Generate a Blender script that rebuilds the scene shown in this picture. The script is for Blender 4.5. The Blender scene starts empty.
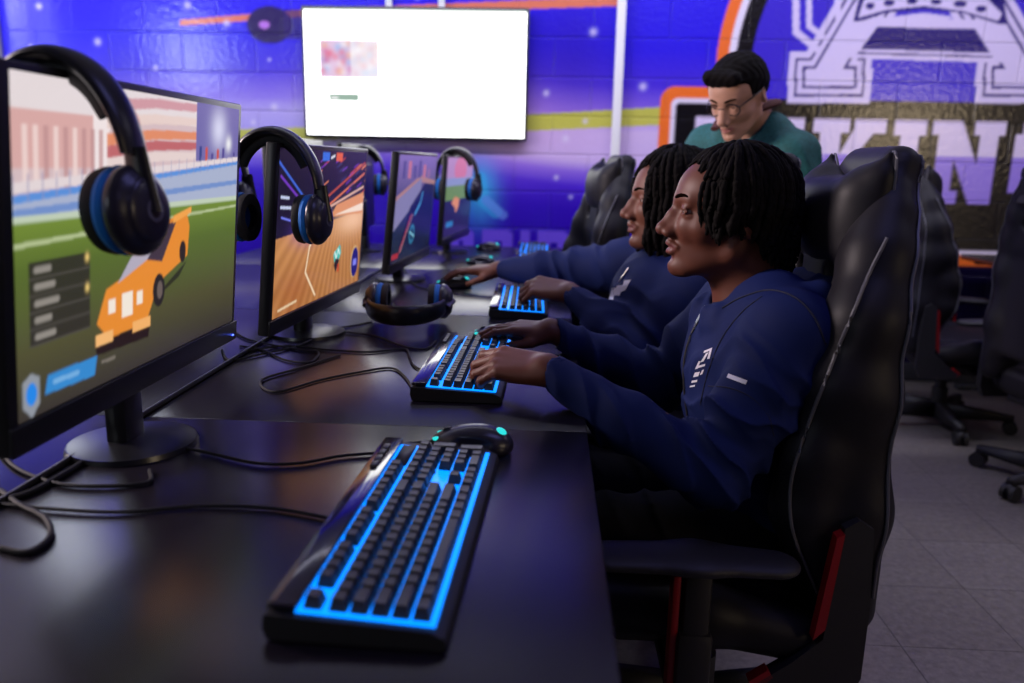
import bpy, bmesh, math, random
import numpy as np
from mathutils import Vector, Matrix
random.seed(7); rng = np.random.RandomState(11)
PI = math.pi
SC = bpy.context.scene
COL = SC.collection
f32 = np.float32

# ------------------------------------------------------------------ camera model (28 mm lens, 1024x683)
FPX = 796.0; CZ = 1.162; ROLL = .03
_v = np.array([(551-512)/FPX, (341.5-165)/FPX, 1.0]); _v /= np.linalg.norm(_v)
_a = np.array([math.sin(ROLL), math.cos(ROLL), 0.0]); _u = _a-_v*_a.dot(_v); _u /= np.linalg.norm(_u)
_x = np.cross(_v, _u)
if _x[0] < 0: _x = -_x
RM = np.array([_x, _v, _u])
CAMO = np.array([0, 0, CZ])
def ray(px, py): return RM @ np.array([(px-512)/FPX, (341.5-py)/FPX, 1.0])
def onz(px, py, z=.74): r = ray(px, py); return CAMO+r*((z-CZ)/r[2])
def ony(px, py, y): r = ray(px, py); return CAMO+r*(y/r[1])
def onx(px, py, x): r = ray(px, py); return CAMO+r*(x/r[0])

# ------------------------------------------------------------------ materials
def srgb(r, g, b):
    f = lambda c: (c/255/12.92 if c/255 <= .04045 else ((c/255+.055)/1.055)**2.4)
    return (f(r), f(g), f(b), 1)
MATS = {}
def mat(name, color=(.5, .5, .5, 1), rough=.5, metal=0, spec=.5, emit=None, estr=0, attr=None, coat=0,
        bump=None, noise=None, sheen=0, alpha=None, sss=0, emit_attr=False):
    if name in MATS: return MATS[name]
    m = bpy.data.materials.new(name); m.use_nodes = True
    nt = m.node_tree; b = nt.nodes['Principled BSDF']
    b.inputs['Base Color'].default_value = color
    b.inputs['Roughness'].default_value = rough
    b.inputs['Metallic'].default_value = metal
    b.inputs['Specular IOR Level'].default_value = spec
    b.inputs['Coat Weight'].default_value = coat
    b.inputs['Coat Roughness'].default_value = .08
    b.inputs['Sheen Weight'].default_value = sheen
    if sss:
        b.inputs['Subsurface Weight'].default_value = sss
        b.inputs['Subsurface Radius'].default_value = (.012, .005, .003)
        b.inputs['Subsurface Scale'].default_value = .5
    if emit: b.inputs['Emission Color'].default_value = emit; b.inputs['Emission Strength'].default_value = estr
    tc = nt.nodes.new('ShaderNodeTexCoord')
    if attr:
        a = nt.nodes.new('ShaderNodeAttribute'); a.attribute_name = attr
        nt.links.new(a.outputs['Color'], b.inputs['Emission Color' if emit_attr else 'Base Color'])
        if emit_attr: b.inputs['Emission Strength'].default_value = estr; b.inputs['Base Color'].default_value = (.01, .01, .01, 1)
    if noise:                                    # (scale, amount) colour mottling of the surface itself
        n = nt.nodes.new('ShaderNodeTexNoise'); n.inputs['Scale'].default_value = noise[0]; n.inputs['Detail'].default_value = 5
        nt.links.new(tc.outputs['Object'], n.inputs['Vector'])
        mp = nt.nodes.new('ShaderNodeMapRange'); mp.inputs['From Min'].default_value = .3; mp.inputs['From Max'].default_value = .7
        mp.inputs['To Min'].default_value = 1-noise[1]; mp.inputs['To Max'].default_value = 1+noise[1]
        nt.links.new(n.outputs['Fac'], mp.inputs['Value'])
        mx = nt.nodes.new('ShaderNodeMix'); mx.data_type = 'RGBA'; mx.blend_type = 'MULTIPLY'; mx.inputs[0].default_value = 1
        if attr and not emit_attr: nt.links.new(a.outputs['Color'], mx.inputs[6])
        else: mx.inputs[6].default_value = color
        nt.links.new(mp.outputs[0], mx.inputs[7]); nt.links.new(mx.outputs[2], b.inputs['Base Color'])
    if bump:                                     # (scale, strength, distance)
        n2 = nt.nodes.new('ShaderNodeTexNoise'); n2.inputs['Scale'].default_value = bump[0]; n2.inputs['Detail'].default_value = 4
        nt.links.new(tc.outputs['Object'], n2.inputs['Vector'])
        bp = nt.nodes.new('ShaderNodeBump'); bp.inputs['Strength'].default_value = bump[1]; bp.inputs['Distance'].default_value = bump[2]
        nt.links.new(n2.outputs['Fac'], bp.inputs['Height']); nt.links.new(bp.outputs['Normal'], b.inputs['Normal'])
    MATS[name] = m
    return m

# ------------------------------------------------------------------ objects
def link(name, me, m=None, parent=None, smooth=True):
    o = bpy.data.objects.new(name, me); COL.objects.link(o)
    if m is not None: me.materials.append(m)
    if smooth: me.polygons.foreach_set('use_smooth', [True]*len(me.polygons))
    if parent: o.parent = parent
    return o
def tag(o, label=None, cat=None, group=None, kind=None):
    if label: o['label'] = label
    if cat: o['category'] = cat
    if group: o['group'] = group
    if kind: o['kind'] = kind
    return o
def empty(name, loc=(0, 0, 0), rz=0, **k):
    o = bpy.data.objects.new(name, None); COL.objects.link(o); o.location = loc; o.rotation_euler = (0, 0, rz)
    o.empty_display_size = .05
    return tag(o, **k)
def kids(o): return [c for c in bpy.data.objects if c.parent == o]
def copy_tree(o, parent=None):
    c = o.copy(); COL.objects.link(c)
    if parent: c.parent = parent
    for ch in kids(o): copy_tree(ch, c)
    return c
def place(o, loc, rz=0, **k):
    o.location = loc; o.rotation_euler = (0, 0, rz) if not isinstance(rz, (tuple, list)) else rz
    return tag(o, **k)

class MB:
    """collects shapes and links them as one mesh object"""
    def __init__(s): s.bm = bmesh.new()
    def _xf(s, verts, c, rot=None):
        M = Matrix.Translation(c)
        if rot is not None:
            from mathutils import Euler
            M = M @ (rot if isinstance(rot, Matrix) else Euler(rot).to_matrix().to_4x4())
        for v in verts: v.co = M @ v.co
    def box(s, c, d, bev=0, rot=None, seg=2, taper=None):
        r = bmesh.ops.create_cube(s.bm, size=1); vs = r['verts']
        for v in vs:
            v.co.x *= d[0]; v.co.y *= d[1]; v.co.z *= d[2]
            if taper and v.co.z > 0: v.co.x *= taper; v.co.y *= taper
        if bev:
            es = list({e for v in vs for e in v.link_edges})
            rr = bmesh.ops.bevel(s.bm, geom=es, offset=bev, segments=seg, affect='EDGES', profile=.5)
            vs = list({v for f in rr['faces'] for v in f.verts} | {v for v in vs if v.is_valid})
        s._xf(vs, c, rot); return s
    def cyl(s, a, b, r1, r2=None, n=20, caps=True):
        a = Vector(a); b = Vector(b); r2 = r1 if r2 is None else r2
        r = bmesh.ops.create_cone(s.bm, cap_ends=caps, segments=n, radius1=r1, radius2=r2, depth=(b-a).length)
        q = (b-a).to_track_quat('Z', 'Y').to_matrix().to_4x4()
        M = Matrix.Translation((a+b)/2) @ q
        for v in r['verts']: v.co = M @ v.co
        return s
    def ball(s, c, r, n=16, rot=None):
        rr = bmesh.ops.create_uvsphere(s.bm, u_segments=n, v_segments=max(8, n*2//3), radius=1)
        r = (r, r, r) if not isinstance(r, (tuple, list)) else r
        for v in rr['verts']: v.co.x *= r[0]; v.co.y *= r[1]; v.co.z *= r[2]
        s._xf(rr['verts'], c, rot); return s
    def tube(s, pts, r, n=8, sub=6, closed=False, flat=1.0, up=(0, 0, 1)):
        P = spline(pts, sub, closed); k = len(P); R = r if isinstance(r, (list, tuple)) else [r, r]
        rings = []; up = Vector(up)
        for i, p in enumerate(P):
            d = (P[(i+1) % k]-P[i-1]) if (closed or 0 < i < k-1) else (P[1]-P[0] if i == 0 else P[-1]-P[-2])
            d = Vector(d).normalized(); u = up
            if abs(d.dot(u)) > .95: u = Vector((1, .13, 0))
            a = d.cross(u).normalized(); b = a.cross(d)
            t = i/(k-1) if k > 1 else 0; x = t*(len(R)-1); j = min(int(x), len(R)-2); rad = R[j]+(R[j+1]-R[j])*(x-j)
            rings.append([s.bm.verts.new(Vector(p)+(a*math.cos(2*PI*q/n)*rad+b*math.sin(2*PI*q/n)*rad*flat)) for q in range(n)])
        m = k if closed else k-1
        for i in range(m):
            A = rings[i]; B = rings[(i+1) % k]
            for q in range(n): s.bm.faces.new((A[q], A[(q+1) % n], B[(q+1) % n], B[q]))
        if not closed: s.bm.faces.new(rings[0][::-1]); s.bm.faces.new(rings[-1])
        return s
    def prism(s, poly, depth, M=None):
        """polygon in local xy extruded along local z from 0 to depth, then moved by M"""
        M = M or Matrix.Identity(4)
        a = [s.bm.verts.new(M @ Vector((x, y, 0))) for x, y in poly]
        b = [s.bm.verts.new(M @ Vector((x, y, depth))) for x, y in poly]
        n = len(poly); s.bm.faces.new(a[::-1]); s.bm.faces.new(b)
        for i in range(n): s.bm.faces.new((a[i], a[(i+1) % n], b[(i+1) % n], b[i]))
        return s
    def build(s, name, m, parent=None, smooth=None, auto=40):
        bmesh.ops.recalc_face_normals(s.bm, faces=s.bm.faces[:])
        for e in s.bm.edges:
            if len(e.link_faces) == 2 and e.calc_face_angle(0) > math.radians(auto): e.smooth = False
        me = bpy.data.meshes.new(name); s.bm.to_mesh(me); s.bm.free()
        return link(name, me, m, parent)
def spline(pts, sub=6, closed=False):
    P = [Vector(p) for p in pts]; n = len(P); out = []
    if n < 3 and not closed: return [P[0].lerp(P[-1], i/sub) for i in range(sub+1)]
    rngi = range(n if closed else n-1)
    for i in rngi:
        p0 = P[(i-1) % n] if (closed or i > 0) else P[0]*2-P[1]
        p1 = P[i]; p2 = P[(i+1) % n]
        p3 = P[(i+2) % n] if (closed or i < n-2) else P[-1]*2-P[-2]
        for j in range(sub):
            t = j/sub
            out.append(.5*((2*p1)+(p2-p0)*t+(2*p0-5*p1+4*p2-p3)*t*t+(3*p1-p0-3*p2+p3)*t**3))
    if not closed: out.append(P[-1])
    return out

# ------------------------------------------------------------------ implicit surfaces -> meshes
def rotm(v):
    from mathutils import Euler
    return np.array(Euler([math.radians(x) for x in v]).to_matrix(), dtype=f32)
class Solid:
    def __init__(s): s.pr = []; s.R = np.eye(3, dtype=f32); s.t = np.zeros(3, dtype=f32); s.s = 1.0; s.post = None; s.mir = 1
    def frame(s, t=(0, 0, 0), R=None, sc=1.0, mir=1):
        s.t = np.array(t, dtype=f32); s.R = np.eye(3, dtype=f32) if R is None else np.array(R, dtype=f32); s.s = sc; s.mir = mir; return s
    def _add(s, fn, c, rad, op, k):
        c = np.array(c, dtype=f32)
        s.pr.append((fn, s.R @ (c*s.s)+s.t, rad*s.s, op, max(k*s.s, 1e-5), s.R, s.t, s.s))
    def _p(s, p): return np.array((p[0], p[1]*s.mir, p[2]), dtype=f32)
    def cap(s, a, b, ra, rb=None, k=.01, op='+', sq=None):
        rb = ra if rb is None else rb; a = s._p(a); b = s._p(b); ba = b-a; L = float(ba @ ba)+1e-9
        n = None
        if sq: n = s._p(sq[0]); n = n/np.linalg.norm(n); q = sq[1]
        def fn(p):
            w = p-a
            if n is not None: 
                e = w @ n; w = w+(e*(1/q-1))[..., None]*n
                bb = ba+n*float(ba @ n)*(1/q-1); LL = float(bb @ bb)+1e-9
            else: bb = ba; LL = L
            h = np.clip((w @ bb)/LL, 0, 1)
            return (np.sqrt(((w-h[..., None]*bb)**2).sum(-1))-(ra+(rb-ra)*h))*(min(1, q)*.5+.5 if n is not None else 1)
        big = max(ra, rb)*(max(1, sq[1]) if sq else 1)
        s._add(fn, (a+b)/2, math.sqrt(L)/2+big, op, k); return s
    def ell(s, c, r, rot=None, k=.01, op='+'):
        c = s._p(c); r = np.array(r, dtype=f32)
        Q = None
        if rot is not None: Q = rotm((rot[0]*s.mir, rot[1], rot[2]*s.mir))
        def fn(p):
            w = p-c
            if Q is not None: w = w @ Q
            k0 = np.sqrt(((w/r)**2).sum(-1)); k1 = np.sqrt(((w/(r*r))**2).sum(-1))+1e-9
            return np.maximum(k0*(k0-1)/k1, -r.min())
        s._add(fn, c, float(r.max()), op, k); return s
    def box(s, c, h, rd=.01, rot=None, k=.01, op='+'):
        c = s._p(c); h = np.array(h, dtype=f32)
        Q = None
        if rot is not None: Q = rotm((rot[0]*s.mir, rot[1], rot[2]*s.mir))
        def fn(p):
            w = p-c
            if Q is not None: w = w @ Q
            q = np.abs(w)-(h-rd)
            return np.sqrt((np.maximum(q, 0)**2).sum(-1))+np.minimum(q.max(-1), 0)-rd
        s._add(fn, c, float(np.linalg.norm(h)), op, k); return s
    def chain(s, pts, rs, k=.01, **kw):
        for i in range(len(pts)-1): s.cap(pts[i], pts[i+1], rs[i], rs[i+1], k=k, **kw)
        return s
    def ev(s, P, C=None, rad=0):
        d = np.full(P.shape[:-1], 1.0, dtype=f32); km = 1.8*max(q[4] for q in s.pr)
        for fn, c, R0, op, k, R, t, sc in s.pr:
            if C is not None:
                m = np.sqrt(((C-c)**2).sum(-1)) < R0+rad+km+.002
                if not m.any(): continue
                sub = P[m]; dd = d[m]
            else: m = slice(None); sub = P; dd = d
            e = fn(((sub-t) @ R)/sc)*sc
            if op == '+':
                h = np.clip(.5+.5*(dd-e)/k, 0, 1); v = dd+(e-dd)*h-k*h*(1-h)
            else:
                h = np.clip(.5-.5*(dd+e)/k, 0, 1); v = dd+(-e-dd)*h+k*h*(1-h)
            d[m] = v
        if s.post is not None: d = s.post(P, d)
        return d
    def march(s, o, dr, t0=.2, t1=6):
        o = np.array(o, dtype=f32); dr = np.array(dr, dtype=f32); dr = dr/np.linalg.norm(dr); t = t0
        for i in range(200):
            d = float(s.ev((o+dr*t)[None])[0])
            if d < .0006: return o+dr*t
            t += max(d*.7, .0005)
            if t > t1: return None
        return o+dr*t
    def mesh(s, name, h=.004, bs=8, pad=.01, laps=1):
        lo = np.min([c-r-k for _, c, r, op, k, *_ in s.pr if op == '+'], axis=0)-pad
        hi = np.max([c+r+k for _, c, r, op, k, *_ in s.pr if op == '+'], axis=0)+pad
        B = bs*h; nb = np.ceil((hi-lo)/B).astype(int)
        gi = np.stack(np.meshgrid(*[np.arange(n) for n in nb], indexing='ij'), -1).reshape(-1, 3)
        C = (lo+(gi+.5)*B).astype(f32)
        keep = np.abs(np.concatenate([s.ev(C[i:i+20000]) for i in range(0, len(C), 20000)])) < .87*B*2.0+.006
        gi = gi[keep]; C = C[keep]
        L = np.stack(np.meshgrid(*[np.arange(bs+1)]*3, indexing='ij'), -1).reshape(-1, 3)
        N = nb*bs+2; keys = []; vpos = []; cells = []; signs = []
        CO = np.array([[i, j, k] for i in (0, 1) for j in (0, 1) for k in (0, 1)])
        ED = [(a, b) for a in range(8) for b in range(a+1, 8) if abs(CO[a]-CO[b]).sum() == 1]
        for st in range(0, len(gi), 600):
            g = gi[st:st+600]
            P = (lo+(g[:, None, :]*bs+L[None])*h).astype(f32)
            D = s.ev(P, C[st:st+600], .87*B).reshape(len(g), bs+1, bs+1, bs+1)
            V = np.stack([D[:, i:i+bs, j:j+bs, k:k+bs] for i, j, k in CO], -1)
            ng = (V < 0).sum(-1); idx = np.argwhere((ng > 0) & (ng < 8))
            if not len(idx): continue
            v = V[idx[:, 0], idx[:, 1], idx[:, 2], idx[:, 3]]
            cell = g[idx[:, 0]]*bs+idx[:, 1:]
            acc = np.zeros((len(v), 3)); cnt = np.zeros(len(v))
            for a, b in ED:
                mm = (v[:, a] < 0) != (v[:, b] < 0); t = v[:, a]/(v[:, a]-v[:, b]+1e-12)
                pt = CO[a]+(CO[b]-CO[a])*t[:, None]; acc[mm] += pt[mm]; cnt[mm] += 1
            vpos.append(lo+(cell+acc/cnt[:, None])*h); cells.append(cell); signs.append(v)
        cells = np.concatenate(cells); vpos = np.concatenate(vpos); V = np.concatenate(signs)
        key = lambda c: ((c[:, 0]+1)*(N[1]+2)+(c[:, 1]+1))*(N[2]+2)+(c[:, 2]+1)
        K = key(cells); od = np.argsort(K); Ks = K[od]
        def find(c):
            q = key(c); i = np.searchsorted(Ks, q); i = np.clip(i, 0, len(Ks)-1)
            return np.where(Ks[i] == q, od[i], -1)
        quads = []
        for ax, bit in ((0, 4), (1, 2), (2, 1)):
            s0 = V[:, 0] < 0; s1 = V[:, bit] < 0; m = s0 != s1
            c = cells[m]; u = (ax+1) % 3; w = (ax+2) % 3
            eu = np.zeros(3, int); eu[u] = 1; ew = np.zeros(3, int); ew[w] = 1
            q = np.stack([np.where(m)[0], find(c-eu), find(c-eu-ew), find(c-ew)], 1)
            fl = ~s0[m]; q[fl] = q[fl][:, ::-1]; quads.append(q[(q >= 0).all(1)])
        Q = np.concatenate(quads).astype(np.int32)
        for _ in range(laps):                        # light smoothing takes the voxel steps out
            acc = np.zeros_like(vpos); cnt = np.zeros(len(vpos))
            for a, b in ((0, 1), (1, 2), (2, 3), (3, 0)):
                for x in range(3): acc[:, x] += np.bincount(Q[:, a], vpos[Q[:, b], x], len(vpos))+np.bincount(Q[:, b], vpos[Q[:, a], x], len(vpos))
                cnt += np.bincount(Q[:, a], minlength=len(vpos))+np.bincount(Q[:, b], minlength=len(vpos))
            vpos = vpos*.5+.5*acc/np.maximum(cnt, 1)[:, None]
        me = bpy.data.meshes.new(name)
        me.vertices.add(len(vpos)); me.vertices.foreach_set('co', vpos.astype(f32).ravel())
        me.loops.add(len(Q)*4); me.loops.foreach_set('vertex_index', Q.ravel())
        me.polygons.add(len(Q)); me.polygons.foreach_set('loop_start', np.arange(0, len(Q)*4, 4, dtype=np.int32))
        me.update(calc_edges=True); me.validate()
        return me, vpos
def setcol(me, cols, name='Col'):
    a = me.color_attributes.new(name, 'FLOAT_COLOR', 'POINT')
    c = np.ones((len(me.vertices), 4), dtype=f32); c[:, :3] = cols
    a.data.foreach_set('color', c.ravel())
def solid(name, S, h, m, parent=None, **k):
    me, v = S.mesh(name, h, **k); return link(name, me, m, parent)

# ------------------------------------------------------------------ flat pictures painted in code (screens, wall mural)
class Paint:
    def __init__(s, W, H, w, h, base=(0, 0, 0)):
        """W,H grid size; w,h extent in picture units (x to the right, y up)"""
        s.w, s.h, s.x0 = w, h, 0; W *= 2; H *= 2
        s.X, s.Y = np.meshgrid(np.linspace(0, w, W), np.linspace(0, h, H)); s.A = np.zeros((H, W, 3), dtype=f32)+np.array(srgb(*base)[:3], dtype=f32)
        s.px = w/W
    def mask(s, poly):
        X, Y = s.X, s.Y; ins = np.zeros(X.shape, bool); n = len(poly)
        for i in range(n):
            x1, y1 = poly[i]; x2, y2 = poly[(i+1) % n]
            if y1 == y2: continue
            c = ((y1 > Y) != (y2 > Y)) & (X < (x2-x1)*(Y-y1)/(y2-y1)+x1); ins ^= c
        return ins
    def put(s, m, col, a=1.0):
        c = np.array(srgb(*col)[:3], dtype=f32)
        w = (m.astype(f32)*a)[..., None]; s.A = s.A*(1-w)+c*w
    def poly(s, p, col, a=1.0): s.put(s.mask(p), col, a)
    def rect(s, x0, y0, x1, y1, col, a=1.0): s.put((s.X >= x0) & (s.X <= x1) & (s.Y >= y0) & (s.Y <= y1), col, a)
    def ell(s, cx, cy, rx, ry, col, a=1.0): s.put(((s.X-cx)/rx)**2+((s.Y-cy)/ry)**2 <= 1, col, a)
    def ring(s, cx, cy, r0, r1, col, a=1.0):
        d = np.hypot(s.X-cx, s.Y-cy); s.put((d >= r0) & (d <= r1), col, a)
    def glow(s, cx, cy, rx, ry, col, a=1.0): s.put(np.exp(-((s.X-cx)/rx)**2-((s.Y-cy)/ry)**2), col, a)
    def line(s, pts, w, col, a=1.0):
        m = np.zeros(s.X.shape, bool)
        for (x1, y1), (x2, y2) in zip(pts[:-1], pts[1:]):
            L = (x2-x1)**2+(y2-y1)**2+1e-12; t = np.clip(((s.X-x1)*(x2-x1)+(s.Y-y1)*(y2-y1))/L, 0, 1)
            m |= np.hypot(s.X-x1-t*(x2-x1), s.Y-y1-t*(y2-y1)) < w/2
        s.put(m, col, a)
    def blur(s, n=1):
        for _ in range(n):
            p = np.pad(s.A, ((1, 1), (1, 1), (0, 0)), 'edge'); s.A = (p[:-2, 1:-1]+p[2:, 1:-1]+p[1:-1, :-2]+p[1:-1, 2:]+4*s.A)/8
    def mesh(s, name, xf):
        """xf maps (x,y) arrays to an (...,3) array of positions"""
        s.A = (s.A[::2, ::2]+s.A[1::2, ::2]+s.A[::2, 1::2]+s.A[1::2, 1::2])/4; H, W, _ = s.A.shape
        X, Y = np.meshgrid(np.linspace(s.x0, s.x0+s.w, W), np.linspace(0, s.h, H)); V = xf(X, Y).reshape(-1, 3)
        i = np.arange((H-1)*W).reshape(H-1, W)[:, :-1].ravel()
        Q = np.stack([i, i+1, i+W+1, i+W], 1).astype(np.int32)
        me = bpy.data.meshes.new(name); me.vertices.add(len(V)); me.vertices.foreach_set('co', V.astype(f32).ravel())
        me.loops.add(len(Q)*4); me.loops.foreach_set('vertex_index', Q.ravel())
        me.polygons.add(len(Q)); me.polygons.foreach_set('loop_start', np.arange(0, len(Q)*4, 4, dtype=np.int32))
        me.update(calc_edges=True); setcol(me, s.A.reshape(-1, 3)); return me
# ================================================================== the room
BACK = 4.5; LEFT = -3.04; RIGHT = 4.7; FRONT = -2.6; CEIL = 2.95
def struct(name, mb, m): return tag(mb.build(name, m), kind='structure')
def mp(px, py): p = ony(px, py, BACK); return (p[0], p[2])

def wall_paint_material():
    m = bpy.data.materials.new('painted_block_wall'); m.use_nodes = True; nt = m.node_tree; b = nt.nodes['Principled BSDF']
    b.inputs['Roughness'].default_value = .2; b.inputs['Specular IOR Level'].default_value = .7
    a = nt.nodes.new('ShaderNodeAttribute'); a.attribute_name = 'Col'; nt.links.new(a.outputs['Color'], b.inputs['Base Color'])
    tc = nt.nodes.new('ShaderNodeTexCoord'); mpg = nt.nodes.new('ShaderNodeMapping'); mpg.inputs['Rotation'].default_value = (PI/2, 0, 0)
    nt.links.new(tc.outputs['Object'], mpg.inputs['Vector'])
    br = nt.nodes.new('ShaderNodeTexBrick'); br.inputs['Scale'].default_value = 1; br.inputs['Brick Width'].default_value = .406
    br.inputs['Row Height'].default_value = .203; br.inputs['Mortar Size'].default_value = .007; br.inputs['Mortar Smooth'].default_value = .6
    br.inputs['Color1'].default_value = br.inputs['Color2'].default_value = (1, 1, 1, 1); br.inputs['Mortar'].default_value = (0, 0, 0, 1)
    nt.links.new(mpg.outputs[0], br.inputs['Vector'])
    n = nt.nodes.new('ShaderNodeTexNoise'); n.inputs['Scale'].default_value = 38; n.inputs['Detail'].default_value = 3
    nt.links.new(tc.outputs['Object'], n.inputs['Vector'])
    mu = nt.nodes.new('ShaderNodeMath'); mu.operation = 'MULTIPLY_ADD'; mu.inputs[1].default_value = .45
    nt.links.new(n.outputs['Fac'], mu.inputs[0]); nt.links.new(br.outputs['Color'], mu.inputs[2])
    bp = nt.nodes.new('ShaderNodeBump'); bp.inputs['Strength'].default_value = .75; bp.inputs['Distance'].default_value = .006
    nt.links.new(mu.outputs[0], bp.inputs['Height']); nt.links.new(bp.outputs['Normal'], b.inputs['Normal'])
    return m

def build_mural():
    W = RIGHT-LEFT
    P = Paint(int(W/.008), int(CEIL/.008), W, CEIL); P.X += LEFT; P.x0 = LEFT
    stops = [(0, (38, 12, 150)), (.95, (56, 18, 196)), (1.08, (74, 34, 216)), (1.16, (140, 105, 232)), (1.22, (215, 192, 245)), (1.38, (218, 196, 244)),
             (1.47, (140, 108, 230)), (1.62, (72, 46, 220)), (1.8, (46, 28, 228)), (2.95, (38, 22, 225))]
    zs = [s[0] for s in stops]; cs = np.array([srgb(*s[1])[:3] for s in stops])
    ripple = .05*np.sin(P.X*1.3)+.02*np.sin(P.X*3.7+1)
    for c in range(3): P.A[..., c] = np.interp(P.Y+ripple, zs, cs[:, c])
    P.glow(-2.6, 1.2, .6, .45, (90, 120, 235), .5); P.glow(-.3, 1.35, .6, .2, (235, 170, 220), .35)
    P.glow(-1.55, 1.35, .5, .15, (170, 160, 245), .7); P.glow(.1, 1.75, .25, .3, (52, 30, 150), .5)
    P.poly([mp(180, 20), mp(300, 10), mp(620, -4), mp(620, 6), mp(300, 17), mp(180, 26)], (240, 130, 60), .9)
    P.poly([mp(150, 132), mp(306, 127), mp(662, 107), mp(662, 125), mp(306, 141), mp(150, 140)], (205, 205, 40), .9)
    r = random.Random(3)
    for i in range(70):
        x = r.uniform(LEFT, .55); z = r.uniform(.85, 2.3); s = r.uniform(.008, .018); P.glow(x, z, s, s, (235, 225, 255), .8)
    c = mp(270, 25); P.ell(c[0], c[1], .125, .095, (40, 18, 90)); P.ell(c[0]-.03, c[1], .03, .02, (190, 120, 220)); P.rect(c[0]+.08, c[1]-.07, c[0]+.17, c[1]+.08, (46, 20, 110), .8)
    P.line([mp(480, 178), mp(483, 200), mp(496, 212)], .07, (60, 190, 250), .5); P.glow(*mp(480, 190), .09, .16, (70, 200, 255), .8); P.line([mp(486, 200), mp(503, 215)], .05, (120, 160, 255), .6)
    # rounded block letters low on the wall: P R I D E, their tops stand above the desks
    Lc = (118, 84, 236); z1 = .80; z0 = .40; s = .052
    def pn(x0, x1, gap):           # a bowl letter: outer block with an inner window
        P.rect(x0+.02, z0, x1, z1-.03, Lc); P.rect(x0, z0, x1-.03, z1, Lc); P.ell(x1-.035, z1-.035, .035, .035, Lc); P.rect(x0+s+.02, z1-s-.085, x1-s-.01, z1-s-.012, (40, 14, 165))
        if gap: P.rect(x0+s+.02, z0, x1-s-.01, z0+.11, (40, 14, 165))
    pn(mp(446, 233)[0], mp(474, 233)[0], False); pn(mp(482, 233)[0], mp(513, 233)[0], True)
    P.rect(mp(521, 233)[0], z0, mp(530, 233)[0], z1, Lc); pn(mp(538, 233)[0], mp(569, 233)[0], False)
    xe = mp(577, 233)[0]; P.rect(xe, z0, xe+.17, z1, Lc); P.rect(xe+s+.01, z0+.05, xe+.17, z0+.17, (40, 14, 165)); P.rect(xe+s+.01, z1-.17, xe+.17, z1-.05, (40, 14, 165))
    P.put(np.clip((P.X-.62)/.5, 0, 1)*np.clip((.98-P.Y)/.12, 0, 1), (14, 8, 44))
    # round emblem
    cx, cz = mp(924, 68); q = BACK/FPX*1.0
    D = np.hypot(P.X-cx, P.Y-cz)
    P.put(D < 1.085, (246, 116, 48)); P.put(D < 1.022, (236, 228, 250)); P.put(D < .985, (12, 9, 16)); P.put(D < .90, (62, 42, 206))
    # banner
    x0, zt = mp(661, 86); zb = mp(661, 258)[1]
    def rr(x0, z0, x1, z1, rad, col):
        m = (P.X >= x0) & (P.X <= x1) & (P.Y >= z0) & (P.Y <= z1)
        for sx, ex in ((1, x0), (-1, x1)):
            for sz, ez in ((1, z0), (-1, z1)):
                ccx = ex+sx*rad; ccz = ez+sz*rad
                m &= ~(((P.X-ccx)*sx < 0) & ((P.Y-ccz)*sz < 0) & (np.hypot(P.X-ccx, P.Y-ccz) > rad))
        P.put(m, col)
    xr = 2*cx-x0
    inside = D < .90
    keep = P.A.copy()
    rr(x0, zb, xr, zt, .08, (248, 118, 44)); rr(x0+.06, zb+.06, xr-.06, zt-.06, .04, (236, 228, 250)); rr(x0+.085, zb+.085, xr-.085, zt-.085, .02, (10, 8, 12))
    zb_ = mp(900, 101)[1]; top = (P.Y > zb_) & (D < 1.085); P.A[top] = keep[top]; P.put((P.Y <= zb_) & (P.Y > zt-.10) & (D < 1.05), (10, 8, 12))
    # banner lettering
    zt2 = mp(900, 120)[1]; zb2 = mp(960, 204)[1]; hh = zt2-zb2
    def slab(px0, px1, fn):
        a = mp(px0, 150)[0]; b = mp(px1, 150)[0]; n0 = np.zeros(P.X.shape, bool)
        T = lambda pts: [(a+x*(b-a), zb2+y*hh) for x, y in pts]
        for p in fn: n0 |= P.mask(T(p))
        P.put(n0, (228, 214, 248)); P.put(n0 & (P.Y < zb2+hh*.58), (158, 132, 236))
    def bar(x0, y0, x1, y1): return [(x0, y0), (x1, y0), (x1, y1), (x0, y1)]
    V = [bar(0, .84, .46, 1), bar(.54, .84, 1, 1), [(.08, .9), (.38, .9), (.6, 0), (.4, 0)], [(.62, .9), (.92, .9), (.6, 0), (.4, 0)]]
    I = [bar(0, .82, 1, 1), bar(0, 0, 1, .18), bar(.22, 0, .78, 1)]
    K = [bar(0, .84, .5, 1), bar(0, 0, .5, .16), bar(.1, 0, .38, 1), bar(.56, .84, 1, 1), bar(.56, 0, 1, .16), [(.6, .95), (.92, .95), (.5, .42), (.3, .42)], [(.34, .55), (.56, .64), (.97, .05), (.66, .05)]]
    N = [bar(0, .84, .4, 1), bar(0, 0, .44, .16), bar(.09, 0, .34, 1), bar(.58, .84, 1, 1), bar(.66, 0, .91, 1), [(.1, 1), (.4, 1), (.9, 0), (.62, 0)]]
    G = [bar(.05, .15, .32, .85), bar(.15, .82, .85, 1), bar(.15, 0, .85, .18), bar(.68, .62, .95, .9), bar(.68, .1, .95, .5), bar(.5, .38, .95, .52)]
    S_ = [bar(.1, .82, .9, 1), bar(.1, 0, .9, .18), bar(.05, .5, .32, .92), bar(.68, .08, .95, .5), bar(.1, .42, .9, .58), bar(.68, .7, .9, .9), bar(.1, .1, .3, .3)]
    slab(694, 764, V); slab(771, 802, I); slab(811, 884, K); slab(892, 924, I); slab(930, 1003, N); slab(1010, 1078, G); slab(1086, 1150, S_)
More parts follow.
